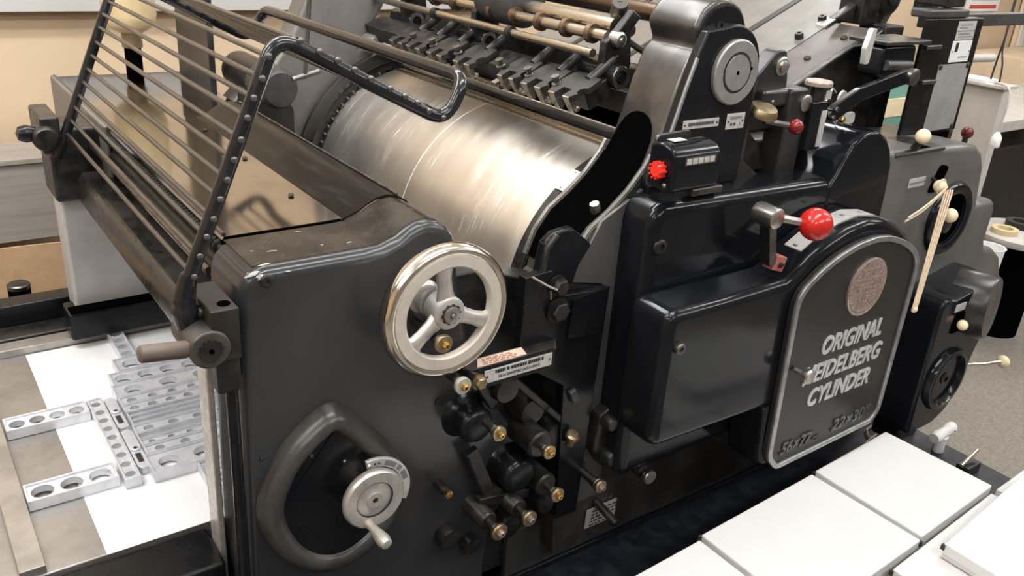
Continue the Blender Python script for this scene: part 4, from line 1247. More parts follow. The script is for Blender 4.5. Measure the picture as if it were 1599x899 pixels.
def carrier(y, flip=1):
    """lever arm with two bosses that carries the shafts"""
    a, b, c = (1.330, y, 1.420), (1.306, y, 1.508), (1.365, y, 1.545)
    k = obj('shaft_carrier', Shape().prism([(1.30, 1.405), (1.355, 1.405), (1.37, 1.45), (1.36, 1.52), (1.385, 1.55), (1.36, 1.565), (1.325, 1.525), (1.29, 1.50), (1.288, 1.46)], 'y', y - 0.008, y + 0.014), 'grime', PR, 0.004)
    obj('carrier_boss', Shape().lathe([(0.024, 0), (0.026, 0.004), (0.026, 0.118), (0.022, 0.122), (0.020, 0.120), (0.012, 0.120), (0.010, 0.124), (0, 0.124)], (1.318, y + 0.085, 1.428), (0, -1, 0), 28), 'enamel_plain', k)
    obj('boss_ring', Shape().lathe([(0.015, 0), (0.015, 0.003), (0.0235, 0.003), (0.0235, 0)], (1.318, y - 0.0355, 1.428), (0, -1, 0), 28, True), 'steel', k)
    obj('carrier_boss', Shape().lathe([(0.017, 0), (0.017, 0.022), (0.012, 0.026), (0.006, 0.026), (0.005, 0.030), (0, 0.030)], (1.318, y, 1.505), (0, -1, 0), 20), 'steel', k)
    return k


carrier(1.445)
carrier(1.955)
carrier(2.33)
obj('slotted_cap', Shape().lathe([(0.018, -0.03), (0.018, 0.0), (0.016, 0.004), (0.005, 0.004), (0.004, 0.002), (0, 0.002)], (1.352, 1.475, 1.573), (-0.4, -0.55, 0.75), 22), 'steel_dark', PR)
obj('support_plate', Shape().prism([(1.37, 1.36), (1.40, 1.54), (1.48, 1.53), (1.50, 1.36)], 'y', 1.385, 1.40), 'grime', PR, 0.003)
bolt((1.455, 1.384, 1.492), PR, 0.008, 0.006, 'brass', 'brass_screw', 'dome')
for x, z in ((1.36, 1.40), (1.385, 1.385), (1.39, 1.42)):
    obj('frame_clip', Shape().box(x, x + 0.022, 1.365, 1.40, z, z + 0.014), 'steel', PR, 0.003)
# small levers and springs between shafts and feed table
for k in range(9):
    y = 1.52 + k * 0.105
    x = 1.40 + 0.012 * (k % 3)
    obj('feed_finger', Shape().beam((x, y, 1.50), (x + 0.10, y + 0.01, 1.455 + 0.008 * (k % 2)), 0.018, 0.012), 'grime' if k % 2 else 'iron_grey', PR, 0.003)
    obj('finger_boss', Shape().cyl((x + 0.02, y - 0.018, 1.512), (x + 0.02, y + 0.022, 1.512), 0.014, n=14), 'grime', PR)

# ---- feed table
SL = 0.43
def zt(x):
    return 1.399 + SL * (x - 1.931)


def slab(x0, x1, y0, y1, t=0.01, d=0.0):
    return Shape().prism([(x0, zt(x0) + d), (x1, zt(x1) + d), (x1, zt(x1) + d - t), (x0, zt(x0) + d - t)], 'y', y0, y1)


ft = obj('feed_table', slab(1.60, 2.75, 1.53, 2.42, 0.02), 'board', PR)
obj('feed_side_plate', slab(1.90, 2.205, 1.40, 1.5285, 0.012, -0.002), 'board_dark', ft)
obj('feed_side_rail', Shape().cyl((1.84, 1.392, zt(1.84) - 0.022), (2.22, 1.392, zt(2.22) - 0.022), 0.020, n=18), 'enamel_plain', ft)
for y in (1.71, 1.95, 2.2):
    obj('guide_tape', slab(1.62, 2.7, y, y + 0.022, 0.004, 0.003), 'cable', ft)
for x, y in ((1.905, 1.545), (2.10, 1.552), (2.20, 1.56)):
    b = bolt((x, y, zt(x)), ft, 0.012, 0.016, 'grime', 'table_screw', 'socket', (-0.39, 0, 0.92))
for x, y in ((2.02, 1.455), (2.14, 1.44), (1.935, 1.505)):
    bolt((x, y, zt(x) - 0.002), ft, 0.010, 0.008, 'grime', 'table_screw', 'dome', (-0.39, 0, 0.92))
obj('table_clip', slab(2.17, 2.215, 1.525, 1.56, 0.006, 0.006), 'plate', ft)

# ---- posts, brackets and small controls behind the upper cover
obj('lever_bracket', Shape().prism(fillet2([(1.525, 1.330), (1.53, 1.440), (1.565, 1.462), (1.610, 1.505), (1.640, 1.505), (1.660, 1.44), (1.660, 1.330)], 0.012, 3), 'y', 1.235, 1.275), 'post_iron', PR, 0.005)
obj('bracket_disc', Shape().lathe([(0.021, 0), (0.021, 0.004), (0.018, 0.006), (0.013, 0.006), (0.013, 0.012), (0.006, 0.014), (0, 0.014)], (1.627, 1.235, 1.470), (0, -1, 0), 28), 'steel', PR)
obj('bracket_rod', Shape().cyl((1.50, 1.26, 1.47), (1.58, 1.34, 1.47), 0.008, n=12), 'steel', PR)
obj('control_post', Shape().prism(fillet2([(1.635, 1.22), (1.635, 1.425), (1.70, 1.425), (1.705, 1.40), (1.70, 1.22)], 0.010, 3), 'y', 1.20, 1.26), 'post_iron', PR, 0.008)
obj('control_arm', Shape().box(1.555, 1.66, 1.21, 1.25, 1.385, 1.425), 'post_iron', PR, 0.010)
obj('post_disc', Shape().lathe([(0.019, 0), (0.019, 0.005), (0.016, 0.007), (0.004, 0.007), (0.004, 0.003), (0, 0.003)], (1.688, 1.20, 1.393), (0, -1, 0), 26), 'steel', PR)
bolt((1.585, 1.209, 1.400), PR, 0.004, 0.003, 'steel', 'arm_screw', 'dome')
obj('dark_filler_block', Shape().box(1.56, 1.80, 1.254, 1.30, 1.20, 1.300), 'grime', PR, 0.018, 4)  # dark block added to cover a bright reflection on the cover top
obj('dark_filler_block', Shape().box(1.655, 1.80, 1.31, 1.345, 1.18, 1.295), 'grime', PR, 0.03, 4)  # added dark block for the lumps here, also hides the bright reflection
obj('black_wing', Shape().prism([(1.53, 1.235), (1.55, 1.34), (1.60, 1.30), (1.645, 1.235)], 'y', 1.24, 1.262), 'grime', PR, 0.003)
rk = obj('throw_lever', Shape().cyl((1.545, 1.19, 1.365), (1.595, 1.16, 1.358), 0.007, n=12), 'steel_dark', PR)
obj('lever_ball', Shape().ball((1.603, 1.150, 1.357), 0.0165, n=24), 'red_deep', rk, label='dark red ball knob')
obj('lever_hub', Shape().lathe([(0, 0.012), (0.028, 0.010), (0.034, 0.0), (0.034, -0.008), (0.0, -0.010)], (1.548, 1.20, 1.385), (0, -0.35, 1), 24), 'brass_dull', rk)
db = obj('dial_box', Shape().box(1.700, 1.755, 1.185, 1.24, 1.285, 1.395), 'enamel_plain', PR, 0.003)
obj('dial_scale', Shape().box(1.736, 1.754, 1.183, 1.185, 1.292, 1.375), 'plate', db)
obj('dial_column', Shape().cyl((1.742, 1.212, 1.395), (1.742, 1.212, 1.425), 0.017, n=20), 'grime', db)
obj('dial_cap', Shape().lathe([(0.018, 0), (0.031, 0.002), (0.031, 0.010), (0.028, 0.013), (0.022, 0.012), (0, 0.012)], (1.742, 1.212, 1.425), (0, 0, 1), 32), 'dial_brown', db, label='pinkish brown round cap')
obj('dial_tag', Shape().box(1.747, 1.767, 1.190, 1.192, 1.398, 1.418), 'plate', db)
obj('oil_pipe', Shape().tube(fillet([(1.775, 1.22, 1.365), (1.80, 1.22, 1.395), (1.84, 1.24, 1.41), (1.90, 1.27, 1.39)], 0.03), 0.003, 8), 'steel', PR)
for x, z in ((1.775, 1.362), (1.793, 1.353), (1.80, 1.372)):
    bolt((x, 1.20, z), PR, 0.007, 0.012, 'steel_dark', 'pipe_union')
bolt((1.837, 1.20, 1.345), PR, 0.008, 0.010, 'brass', 'pipe_union')

# ---- feeder side housing
fh = [(1.53, 1.0), (1.53, 1.30), (1.70, 1.345), (2.06, 1.495), (2.20, 1.50), (2.275, 1.43), (2.275, 1.262), (2.45, 1.262), (2.45, 1.0)]
obj('feeder_side', Shape().prism([(a, b - 0.012) for a, b in fh], 'y', 1.350, 1.372), 'grime', PR, 0.006)
obj('bearing_ring', Shape().lathe([(0.040, 0), (0.040, 0.008), (0.033, 0.012), (0.026, 0.010), (0.024, 0.002), (0, 0.002)], (1.905, 1.306, 1.336), (0, -1, 0), 28), 'grime', PR)
fb = obj('feeder_gearbox', Shape().prism(fillet2([(2.01, 1.43), (2.02, 1.50), (2.16, 1.500), (2.17, 1.42), (2.12, 1.40)], 0.012, 3), 'y', 1.24, 1.304), 'enamel', PR, 0.008)
s = Shape().prism(fillet2([(1.925, 1.462), (1.918, 1.50), (1.930, 1.545), (1.946, 1.545), (1.940, 1.465)], 0.004, 3), 'y', 1.225, 1.239)
obj('quadrant_plate', s, 'plate', PR, 0.001)
obj('gearbox_shelf', Shape().box(2.01, 2.205, 1.23, 1.34, 1.502, 1.512), 'enamel_dusty', PR, 0.003)
obj('gearbox_shaft', Shape().cyl((2.03, 1.237, 1.455), (2.14, 1.237, 1.45), 0.012, n=14), 'iron_grey', fb)
la = obj('link_arm', Shape().prism(fillet2([(1.780, 1.348), (1.785, 1.376), (1.875, 1.414), (2.075, 1.452), (2.09, 1.418), (1.90, 1.386), (1.81, 1.342)], 0.010, 4), 'y', 1.193, 1.208), 'enamel', PR, 0.003)
obj('link_boss', Shape().lathe([(0.021, 0), (0.021, 0.014), (0.015, 0.017), (0.008, 0.017), (0, 0.016)], (2.079, 1.195, 1.434), (0, -1, 0), 24), 'steel_dark', la)
cl = Shape().prism(fillet2([(1.905, 1.31), (1.905, 1.385), (1.922, 1.398), (1.938, 1.385), (1.942, 1.335), (1.985, 1.34), (1.99, 1.31)], 0.012, 4), 'y', 1.26, 1.266)
qp = obj('slotted_quadrant', cl, 'plate', PR)
obj('quadrant_slot', Shape().box(1.918, 1.923, 1.2585, 1.2600, 1.328, 1.37), 'black_matt', qp)
bolt((1.921, 1.2585, 1.374), qp, 0.007, 0.005, 'steel_dark', 'quadrant_nut')

# ---- feeder column with rating plates
obj('feeder_column', Shape().box(2.40, 2.478, 1.2625, 1.36, 1.10, 1.560), 'enamel_plain', PR, 0.006)
obj('column_front', Shape().box(2.200, 2.478, 1.252, 1.262, 1.255, 1.560), 'enamel_plain', PR, 0.003)
obj('column_cap', Shape().box(2.208, 2.40, 1.254, 1.31, 1.5605, 1.582), 'iron_grey', PR, 0.006)
obj('hinge_strip', Shape().box(2.215, 2.285, 1.243, 1.252, 1.485, 1.495), 'steel_dark', PR, 0.002)
obj('hinge_strip', Shape().box(2.235, 2.30, 1.243, 1.252, 1.395, 1.405), 'steel_dark', PR, 0.002)
p = label_plate('rating_plate', 2.350, 2.440, 1.505, 1.553, 1.2515, PR, 'plate')
for k in range(5):
    obj('printed_line', Shape().box(2.360, 2.360 + (0.07, 0.055, 0.066, 0.04, 0.062)[k], 1.2492, 1.2497, 1.512 + k * 0.0075, 1.5145 + k * 0.0075), 'print_grey', p)
p = label_plate('rating_plate', 2.345, 2.442, 1.447, 1.503, 1.2515, PR, 'plate_white')
obj('plate_window', Shape().box(2.362, 2.376, 1.2490, 1.2497, 1.474, 1.498), 'ink', p)
obj('printed_line', Shape().box(2.385, 2.43, 1.2492, 1.2497, 1.458, 1.461), 'print_grey', p)
p = label_plate('rating_plate', 2.305, 2.458, 1.262, 1.442, 1.2515, PR, 'plate_worn', screws=False)
for x, z in ((2.314, 1.436), (2.450, 1.436), (2.450, 1.268)):
    bolt((x, 1.2515, z), PR, 0.009, 0.005, 'grime', 'plate_bolt', 'dome')
obj('column_slot', Shape().box(2.33, 2.44, 1.247, 1.2515, 1.236, 1.256), 'black_matt', PR)
obj('feeder_crossbar', Shape().box(2.43, 3.30, 1.385, 1.415, 1.515, 1.552), 'iron_grey', PR, 0.004)
obj('crossbar_clamp', Shape().box(2.405, 2.445, 1.37, 1.425, 1.56, 1.66), 'grime', PR, 0.006)
obj('column_block', Shape().box(2.30, 2.395, 1.27, 1.36, 1.5855, 1.66), 'grime', PR, 0.006)
obj('feeder_roll', Shape().lathe([(0.010, 0), (0.0125, 0.003), (0.0125, 0.30), (0.010, 0.303)], (2.478, 1.34, 1.437), (1, 0.03, -0.03), 20), 'pale_grey', PR)
obj('feeder_arm', Shape().beam((2.38, 1.51, 1.485), (2.475, 1.51, 1.62), 0.026, 0.026, (0, 1, 0)), 'iron_grey', PR, 0.005)
obj('arm_foot', Shape().box(2.33, 2.42, 1.44, 1.53, 1.478, 1.515), 'iron_grey', PR, 0.006)
obj('suction_wheel', Shape().lathe([(0.014, 0), (0.040, 0.0), (0.046, 0.006), (0.046, 0.026), (0.040, 0.03), (0.014, 0.03)], (2.372, 1.50, 1.585), (-0.1, -1, 0), 32), 'grime', PR)
obj('wheel_hub', Shape().lathe([(0.016, 0.02), (0.016, 0.036), (0.008, 0.038), (0, 0.038)], (2.372, 1.50, 1.585), (-0.1, -1, 0), 20), 'steel_dark', PR)
obj('feeder_block', Shape().box(2.245, 2.325, 1.47, 1.55, 1.515, 1.70), 'grime', PR, 0.008)
obj('feeder_wedge', Shape().prism([(2.155, 1.530), (2.24, 1.570), (2.24, 1.522)], 'y', 1.49, 1.515), 'grime', PR, 0.004)

# ---- right-hand gear housing
rh = [(1.965, 0.45), (1.965, 1.272), (2.08, 1.266), (2.325, 1.255)] + [(2.385, 1.246), (2.425, 1.222), (2.450, 1.180), (2.468, 1.10), (2.475, 1.072), (2.565, 1.070), (2.585, 1.058), (2.59, 1.03), (2.585, 0.95),
      (2.60, 0.918), (2.66, 0.905), (2.72, 0.868), (2.76, 0.80), (2.76, 0.72), (2.70, 0.62), (2.50, 0.52), (2.30, 0.45)]
obj('gear_housing', Shape().prism(rh, 'y', 1.128, 1.45), 'housing_grey', PR, 0.018, 4)
obj('housing_lid', Shape().box(1.985, 2.21, 1.124, 1.25, 1.252, 1.264), 'enamel_dusty', PR, 0.008)
obj('lever_slot', Shape().box(2.01, 2.15, 1.135, 1.160, 1.2635, 1.2648), 'black_matt', PR)
p = label_plate('label_plate', 2.076, 2.150, 1.166, 1.190, 1.1275, PR)
obj('printed_line', Shape().box(2.088, 2.138, 1.1252, 1.1257, 1.175, 1.180), 'print_grey', p)
obj('knob_slot', Shape().prism(fillet2([(2.175, 1.14), (2.21, 1.215), (2.255, 1.205), (2.225, 1.14)], 0.016, 4), 'y', 1.1255, 1.128), 'black_matt', PR)
obj('clutch_ring', Shape().lathe([(0.104, 0), (0.104, 0.006), (0.098, 0.014), (0.084, 0.016), (0.073, 0.012), (0.071, 0.0015), (0, 0.0015)], (2.318, 1.128, 1.052), (0, -1, 0), 56), 'enamel', PR)
obj('clutch_well', Shape().lathe([(0.0705, 0), (0.0705, 0.0018), (0, 0.0018)], (2.318, 1.1275, 1.052), (0, -1, 0), 48), 'black_matt', PR)
obj('clutch_hub', Shape().lathe([(0.024, 0), (0.024, 0.014), (0.014, 0.018), (0, 0.018)], (2.30, 1.126, 1.04), (0, -1, 0), 20), 'grime', PR)


def knob_lever(pts, ball_c, r, m, stem='steel', label=None, rs=0.0045, squash=1.0):
    k = obj('knob_lever', Shape().tube(fillet(pts, 0.02), rs, 10), stem, PR)
    obj('lever_knob', Shape().ball(ball_c, r, 1, 1, squash, 24), m, k, label=label)
    return k


knob_lever([(1.938, 1.175, 1.272), (1.930, 1.12, 1.315)], (1.928, 1.11, 1.334), 0.0175, 'ivory', 'grime', 'cream ball knob', 0.009) if False else None
k = obj('knob_lever', Shape().cyl((2.085, 1.145, 1.255), (2.074, 1.122, 1.292), 0.011, 0.008, 14), 'grime', PR)
obj('lever_knob', Shape().ball((2.071, 1.118, 1.3025), 0.0185, n=24), 'ivory', k, label='cream ball knob')
knob_lever([(2.185, 1.126, 1.180), (2.150, 1.085, 1.180)], (2.132, 1.075, 1.180), 0.0165, 'ivory', 'grime', 'cream ball knob under the string')
knob_lever([(2.29, 1.125, 1.06), (2.20, 1.07, 1.10)], (2.173, 1.05, 1.105), 0.0185, 'ivory', 'steel', 'pale ivory ball knob')

# ---- lower gear box with the small wheel
lg = fillet2([(2.170, 0.47), (2.168, 0.860), (2.185, 0.882), (2.225, 0.872), (2.44, 0.905), (2.47, 0.88), (2.455, 0.74), (2.425, 0.66), (2.41, 0.57), (2.36, 0.50), (2.30, 0.47)], 0.022, 4)
obj('lower_gearbox', Shape().prism(lg, 'y', 1.0, 1.14), 'enamel', PR, 0.020, 4)
obj('gearbox_foot', Shape().box(2.22, 2.30, 1.05, 1.13, 0.40, 0.48), 'enamel_plain', PR, 0.006)
obj('gearbox_cap', Shape().lathe([(0.092, -0.09), (0.092, 0), (0.086, 0.010), (0.0, 0.012)], (2.395, 0.985, 0.825), (0.25, -1, 0.05), 48), 'post_iron', PR)
p = label_plate('label_plate', 2.236, 2.288, 0.838, 0.860, 0.9995, PR, screws=False)
knob_lever([(2.30, 1.0, 0.792), (2.295, 0.985, 0.792)], (2.272, 0.985, 0.799), 0.0145, 'ivory', 'steel', 'small cream knob', squash=1.0)
obj('knob_pocket', Shape().prism(fillet2([(2.24, 0.772), (2.25, 0.83), (2.31, 0.828), (2.30, 0.772)], 0.012, 3), 'y', 0.9975, 1.0), 'black_matt', PR)
obj('gearbox_wheel', Shape().lathe([(0.0, -0.03), (0.018, -0.028), (0.018, -0.012), (0.008, -0.010), (0.02, -0.026), (0.064, -0.024), (0.070, -0.010), (0.078, 0.0), (0.090, -0.002), (0.096, -0.014), (0.096, -0.05)],
                                   (2.293, 0.985, 0.622), (0, -1, 0), 56), 'enamel', PR)
bolt((2.285, 1.012, 0.622), PR, 0.012, 0.006, 'steel_dark', 'wheel_nut')
k = obj('knob_lever', Shape().tube([(2.46, 1.03, 0.607), (2.53, 1.010, 0.600), (2.61, 0.995, 0.594)], [0.0048, 0.006, 0.007], 12), 'chrome', PR)
obj('lever_knob', Shape().ball((2.625, 0.993, 0.592), 0.0195, 0.75, 1, 1, 24), 'ivory', k, label='flat cream knob on a chrome rod')
obj('delivery_post', Shape().box(0.766, 0.784, 2.47, 2.765, 1.2095, 1.80), 'post_iron', PR, 0.004)
obj('guide_rod', Shape().cyl((0.93, 2.20, 1.30), (0.965, 2.20, 1.70), 0.006, n=10), 'steel_dark', PR)
cb = obj('counter_block', Shape().beam((0.515, 2.285, 0.785), (0.585, 2.285, 0.715), 0.03, 0.05, (0, 1, 0)), 'iron_grey', PR, 0.004)
nt_ = obj('number_tag', Shape().box(0.492, 0.527, 2.252, 2.255, 0.778, 0.800), 'sheet', cb)
lettering('tag_number', '200', 0.017, (0.495, 2.2515, 0.783), 'ink', nt_, width=0.028, depth=0.0003)
obj('base_post', Shape().box(2.49, 2.53, 1.14, 1.20, 0.286, 0.47), 'enamel_plain', PR, 0.004)

# ================================================================== LOOSE THINGS ON THE PRESS BED
ZB = 0.6202
ch = thing('form_chase', (0.07, 1.9, ZB), 'flat grey steel chase bar frame lying along the left edge of the press bed', 'chase')
obj('chase_bar', Shape().box(0.052, 0.0945, 1.425, 2.31, ZB, ZB + 0.016), 'chase', ch, 0.0015, 2)
obj('chase_bar', Shape().box(0.0947, 0.66, 2.296, 2.345, ZB, ZB + 0.020), 'chase', ch, 0.0015, 2)
ps = Shape().box(0.192, 0.70, 1.418, 2.290, ZB, ZB + 0.0006)
obj('paper_sheet', ps, 'sheet', None, label='large white paper sheet under the metal furniture on the bed', category='paper')

FUR = 'metal furniture pieces locked up on the press bed'
ZT = 0.645
ZS = ZB + 0.0008


def furniture(x0, x1, y0, y1, holes, label, along='x', slot=0.0, h=ZT, wall=0.004, r=None, half=False, rot=0.0):
    """cast bar with a recessed web; the holes run along its length"""
    cx, cy = (x0 + x1) / 2, (y0 + y1) / 2
    t = thing('metal_furniture', (cx, cy, ZS), label, 'furniture', FUR)
    s = Shape()
    for (a, b, c, d) in ((x0, x1, y0, y0 + wall), (x0, x1, y1 - wall, y1), (x0, x0 + wall, y0 + wall, y1 - wall), (x1 - wall, x1, y0 + wall, y1 - wall)):
        s.box(a, b, c, d, ZS, h)
    obj('outer_wall', s, 'furniture', t, 0.0008, 1)
    s = Shape()
    zw = h - 0.005
    if holes:
        if along == 'x':
            L_ = (x1 - x0 - 2 * wall) / holes
            hw_ = (y1 - y0) / 2 - wall
            rr = r or min(L_, hw_ * 2) * 0.40
            for k in range(holes):
                s.hole_cell(x0 + wall + k * L_, x0 + wall + (k + 1) * L_, y0 + wall, y1 - wall, zw, ZS + 0.004, rr)
        else:
            L_ = (y1 - y0 - 2 * wall) / holes
            hw_ = (x1 - x0) / 2 - wall
            rr = r or min(L_, hw_ * 2) * 0.42
            for k in range(holes):
                s.hole_cell(x0 + wall, x1 - wall, y0 + wall + k * L_, y0 + wall + (k + 1) * L_, zw, ZS + 0.004, rr)
    else:
        s.box(x0 + wall, x1 - wall, y0 + wall, y1 - wall, ZS, zw - 0.010)
    obj('pierced_web' if holes else 'web', s, 'furniture', t, sharp=30)
    if rot:
        t.rotation_euler = (0, 0, rot)
    return t


furniture(0.098, 0.266, 1.896, 1.953, 4, 'metal furniture bar with four round holes reaching the chase, farther of two')
furniture(0.096, 0.262, 1.615, 1.676, 3, 'metal furniture bar with three large round holes reaching the chase, nearer of two')
furniture(0.268, 0.300, 1.597, 1.950, 9, 'long narrow metal furniture bar with nine holes joining the two holed bars', 'y')
furniture(0.386, 0.424, 2.124, 2.294, 4, 'short metal furniture bar running from the far chase bar to the stack', 'y')
furniture(0.362, 0.66, 2.055, 2.121, 4, 'metal furniture block at the far end of the stack under the brown handle')
rows_ = [(0.337, 1.992, 2.052, 6, 'second metal furniture row from the far end of the stack'),
         (0.330, 1.930, 1.990, 4, 'wide metal furniture row with large shallow holes near the far end of the stack'),
         (0.331, 1.893, 1.928, 7, 'narrow pierced metal furniture row, first of two nearer than the wide shallow-holed row'),
         (0.331, 1.855, 1.891, 8, 'narrow pierced metal furniture row, second of two nearer than the wide shallow-holed row'),
         (0.332, 1.836, 1.853, 0, 'plain metal reglet in the middle of the stack, farthest of three'),
         (0.332, 1.815, 1.834, 0, 'plain metal reglet in the middle of the stack, between two others'),
         (0.332, 1.795, 1.813, 0, 'plain metal reglet in the middle of the stack, nearest of three'),
         (0.329, 1.757, 1.793, 6, 'pierced metal furniture row just nearer than the three plain reglets'),
         (0.329, 1.732, 1.755, 0, 'slim slotted metal furniture row halfway between two pierced rows'),
         (0.329, 1.705, 1.730, 8, 'slim pierced metal furniture row in the nearer half of the stack'),
         (0.329, 1.668, 1.703, 6, 'pierced metal furniture row second from the near end of the stack')]
for (x0, ya, yb, hn_, lb) in rows_:
    furniture(x0, 0.66, ya, yb, hn_, lb, wall=0.003 if yb - ya < 0.03 else 0.004)
furniture(0.322, 0.62, 1.590, 1.666, 4, 'wide metal furniture block with two large round holes at the near end of the stack', r=0.021)
furniture(0.408, 0.62, 1.530, 1.588, 4, 'small metal furniture block stepping in beside the black case, upper of three')
furniture(0.418, 0.62, 1.484, 1.528, 4, 'small metal furniture block stepping in beside the black case, middle of three')
furniture(0.410, 0.62, 1.438, 1.482, 4, 'small metal furniture block stepping in beside the black case, lowest of three')
for k, (ya, yb, lb) in enumerate(((1.80, 1.95, 'cast quoin with a screw hole beside the stack, farther of two'),
                                  (1.63, 1.795, 'cast quoin with a screw hole beside the stack, nearer of two'))):
    t = thing('quoin', (0.312, (ya + yb) / 2, ZS), lb, 'quoin', 'quoins wedging the stack')
    xa, xb = 0.3035, 0.3275
    obj('body', Shape().prism([(xa, ya + 0.012), (xa + 0.006, ya), (xb, ya + 0.004), (xb, yb - 0.02), (xb - 0.006, yb), (xa, yb - 0.006)], 'z', ZS, ZT - 0.006), 'furniture', t, 0.002, 2)
    obj('screw_boss', Shape().lathe([(0.0105, 0), (0.0105, 0.004), (0.008, 0.005), (0.005, 0.005), (0.0045, 0.001), (0, 0.001)], (0.315, ya + 0.075, ZT - 0.006), (0, 0, 1), 18), 'furniture', t)
    obj('screw_hole', Shape().lathe([(0.0044, 0), (0.0044, 0.0016), (0, 0.0016)], (0.315, ya + 0.075, ZT - 0.005), (0, 0, 1), 12), 'black_matt', t)
    obj('slot', Shape().box(0.309, 0.320, ya + 0.022, ya + 0.058, ZT - 0.0062, ZT - 0.0055), 'steel_dark', t)

# ================================================================== WHITE CARTONS
CG = 'white cartons stacked on the footboard'


def carton(name, quad, z0, z1, label, notch=(0,)):
    cx = sum(p[0] for p in quad) / 4
    cy = sum(p[1] for p in quad) / 4
    t = thing(name, (cx, cy, z0), label, 'box', CG)
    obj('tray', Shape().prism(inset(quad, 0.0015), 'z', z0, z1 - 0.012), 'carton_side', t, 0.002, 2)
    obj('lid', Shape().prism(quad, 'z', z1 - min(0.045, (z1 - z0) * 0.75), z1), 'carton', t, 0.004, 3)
    for i in notch:
        x, y = quad[i]
        ix, iy = (cx - x), (cy - y)
        s = Shape().box(x - 0.004, x + 0.004, y - 0.004, y + 0.004, z1 - 0.016, z1 - 0.004)
        obj('tab_notch', s, 'kraft_dark', t)
    return t


ZC0, ZC1 = 0.2855, 0.5
carton('carton', [(1.757, 1.005), (2.092, 1.022), (2.107, 0.730), (1.757, 0.712)], ZC0, ZC1, 'flat white carton farthest right, below the lettered door', (0,))
carton('carton', [(1.318, 0.982), (1.738, 1.001), (1.744, 0.707), (1.318, 0.688)], ZC0, ZC1, 'large white carton in the middle of the far row', (0, 2))
carton('carton', [(0.90, 0.955), (1.303, 0.972), (1.303, 0.672), (0.90, 0.655)], ZC0, ZC1, 'white carton at the left end of the far row, cut by the photo edge', (1,))
carton('carton', [(1.60, 0.686), (2.075, 0.716), (2.085, 0.40), (1.60, 0.37)], ZC0, ZC1 - 0.0015, 'white carton of the near row carrying the top carton', (0,))
carton('carton', [(2.098, 0.716), (2.40, 0.73), (2.40, 0.42), (2.098, 0.40)], ZC0, ZC1 + 0.001, 'white carton of the near row at the right-hand photo edge', ())
carton('carton', [(1.724, 0.650), (2.175, 0.693), (2.19, 0.40), (1.726, 0.36)], ZC1 + 0.0015, 0.540, 'shallow white carton lying on top of the near row', (0,))

# ================================================================== SMALL LOOSE THINGS
st = []
def sag(a, b, n=12, s=0.0):
    a, b = Vector(a), Vector(b)
    return [a.lerp(b, i / n) - Vector((0, 0, s * math.sin(PI * i / n))) for i in range(n + 1)]
strg = Shape()
strg.tube(sag((2.132, 1.056, 1.184), (1.935, 1.03, 1.140), 12, 0.006), 0.0022, 7)
strg.tube(sag((2.124, 1.056, 1.176), (1.925, 1.03, 1.132), 12, 0.010), 0.0022, 7)
for k in range(4):
    strg.tube(sag((2.122 + 0.006 * k, 1.054 - 0.003 * k, 1.178), (1.996 + 0.006 * k, 0.992, 0.905 - 0.004 * k), 14, -0.004 * k), 0.0022, 7)
strg.ball((2.006, 0.992, 0.900), 0.008, 1.4, 0.8, 1, 10)
strg.tube([Vector((2.132 + 0.0178 * math.cos(a), 1.072, 1.180 + 0.0178 * math.sin(a))) for a in [2 * PI * i / 20 for i in range(20)]], 0.003, 7, True)
obj('cord_loop', strg, 'string', None, label='cream cotton cord looped over a ball knob and hanging beside the door', category='string')
for nm_, c, a, b, lb in (('rubber_band', (2.402, 1.215), 0.034, 0.018, 'tan rubber band lying open on the footboard just below the door corner'),
                         ('rubber_band', (2.335, 1.175), 0.034, 0.014, 'crumpled tan rubber band against the far edge of the right carton')):
    s = Shape()
    m_ = 36
    s.tube([(c[0] + a * math.cos(2 * PI * i / m_) * (1 + 0.15 * math.sin(4 * PI * i / m_)), c[1] + b * math.sin(2 * PI * i / m_) + 0.008 * math.cos(2 * PI * i / m_), 0.2885 + 0.003 * (1 + math.sin(6 * PI * i / m_))) for i in range(m_)], 0.0028, 7, True)
    if lb.startswith('crumpled'):
        s.tube([(c[0] + 0.6 * a * math.cos(2 * PI * i / m_), c[1] - 0.006 + 0.7 * b * math.sin(2 * PI * i / m_), 0.294 + 0.003 * math.sin(4 * PI * i / m_)) for i in range(m_)], 0.0028, 7, True)
    obj(nm_, s, 'rubber', None, label=lb, category='rubber band', group='rubber bands on the footboard')
te = thing('pipe_tee', (2.50, 1.045, 0.2855), 'white plastic tee-shaped tap handle standing on the black footboard end', 'tap handle')
obj('stem', Shape().lathe([(0.016, 0), (0.018, 0.004), (0.017, 0.030), (0.020, 0.055)], (2.495, 1.045, 0.2855), (0, 0, 1), 18), 'white_plastic', te)
obj('cross_bar', Shape().lathe([(0, 0), (0.016, 0.001), (0.0185, 0.006), (0.0185, 0.030), (0.0165, 0.034), (0.0165, 0.070), (0.0185, 0.074), (0.0185, 0.098), (0.016, 0.104), (0, 0.105)], (2.447, 1.045, 0.345), (1, 0, 0.12), 18), 'white_plastic', te)
obj('hole', Shape().lathe([(0.003, 0), (0.003, 0.001), (0, 0.001)], (2.53, 1.0265, 0.356), (0, -1, 0), 10), 'ink', te)
ck = thing('clamp_block', (2.47, 0.93, 0.2855), 'small black clamp with a chromed lever on the footboard beyond the cartons', 'clamp')
obj('body', Shape().box(2.43, 2.505, 0.915, 0.955, 0.2855, 0.318), 'grime', ck, 0.004)
obj('lever', Shape().cyl((2.42, 0.935, 0.322), (2.51, 0.94, 0.345), 0.006, n=12), 'chrome', ck)

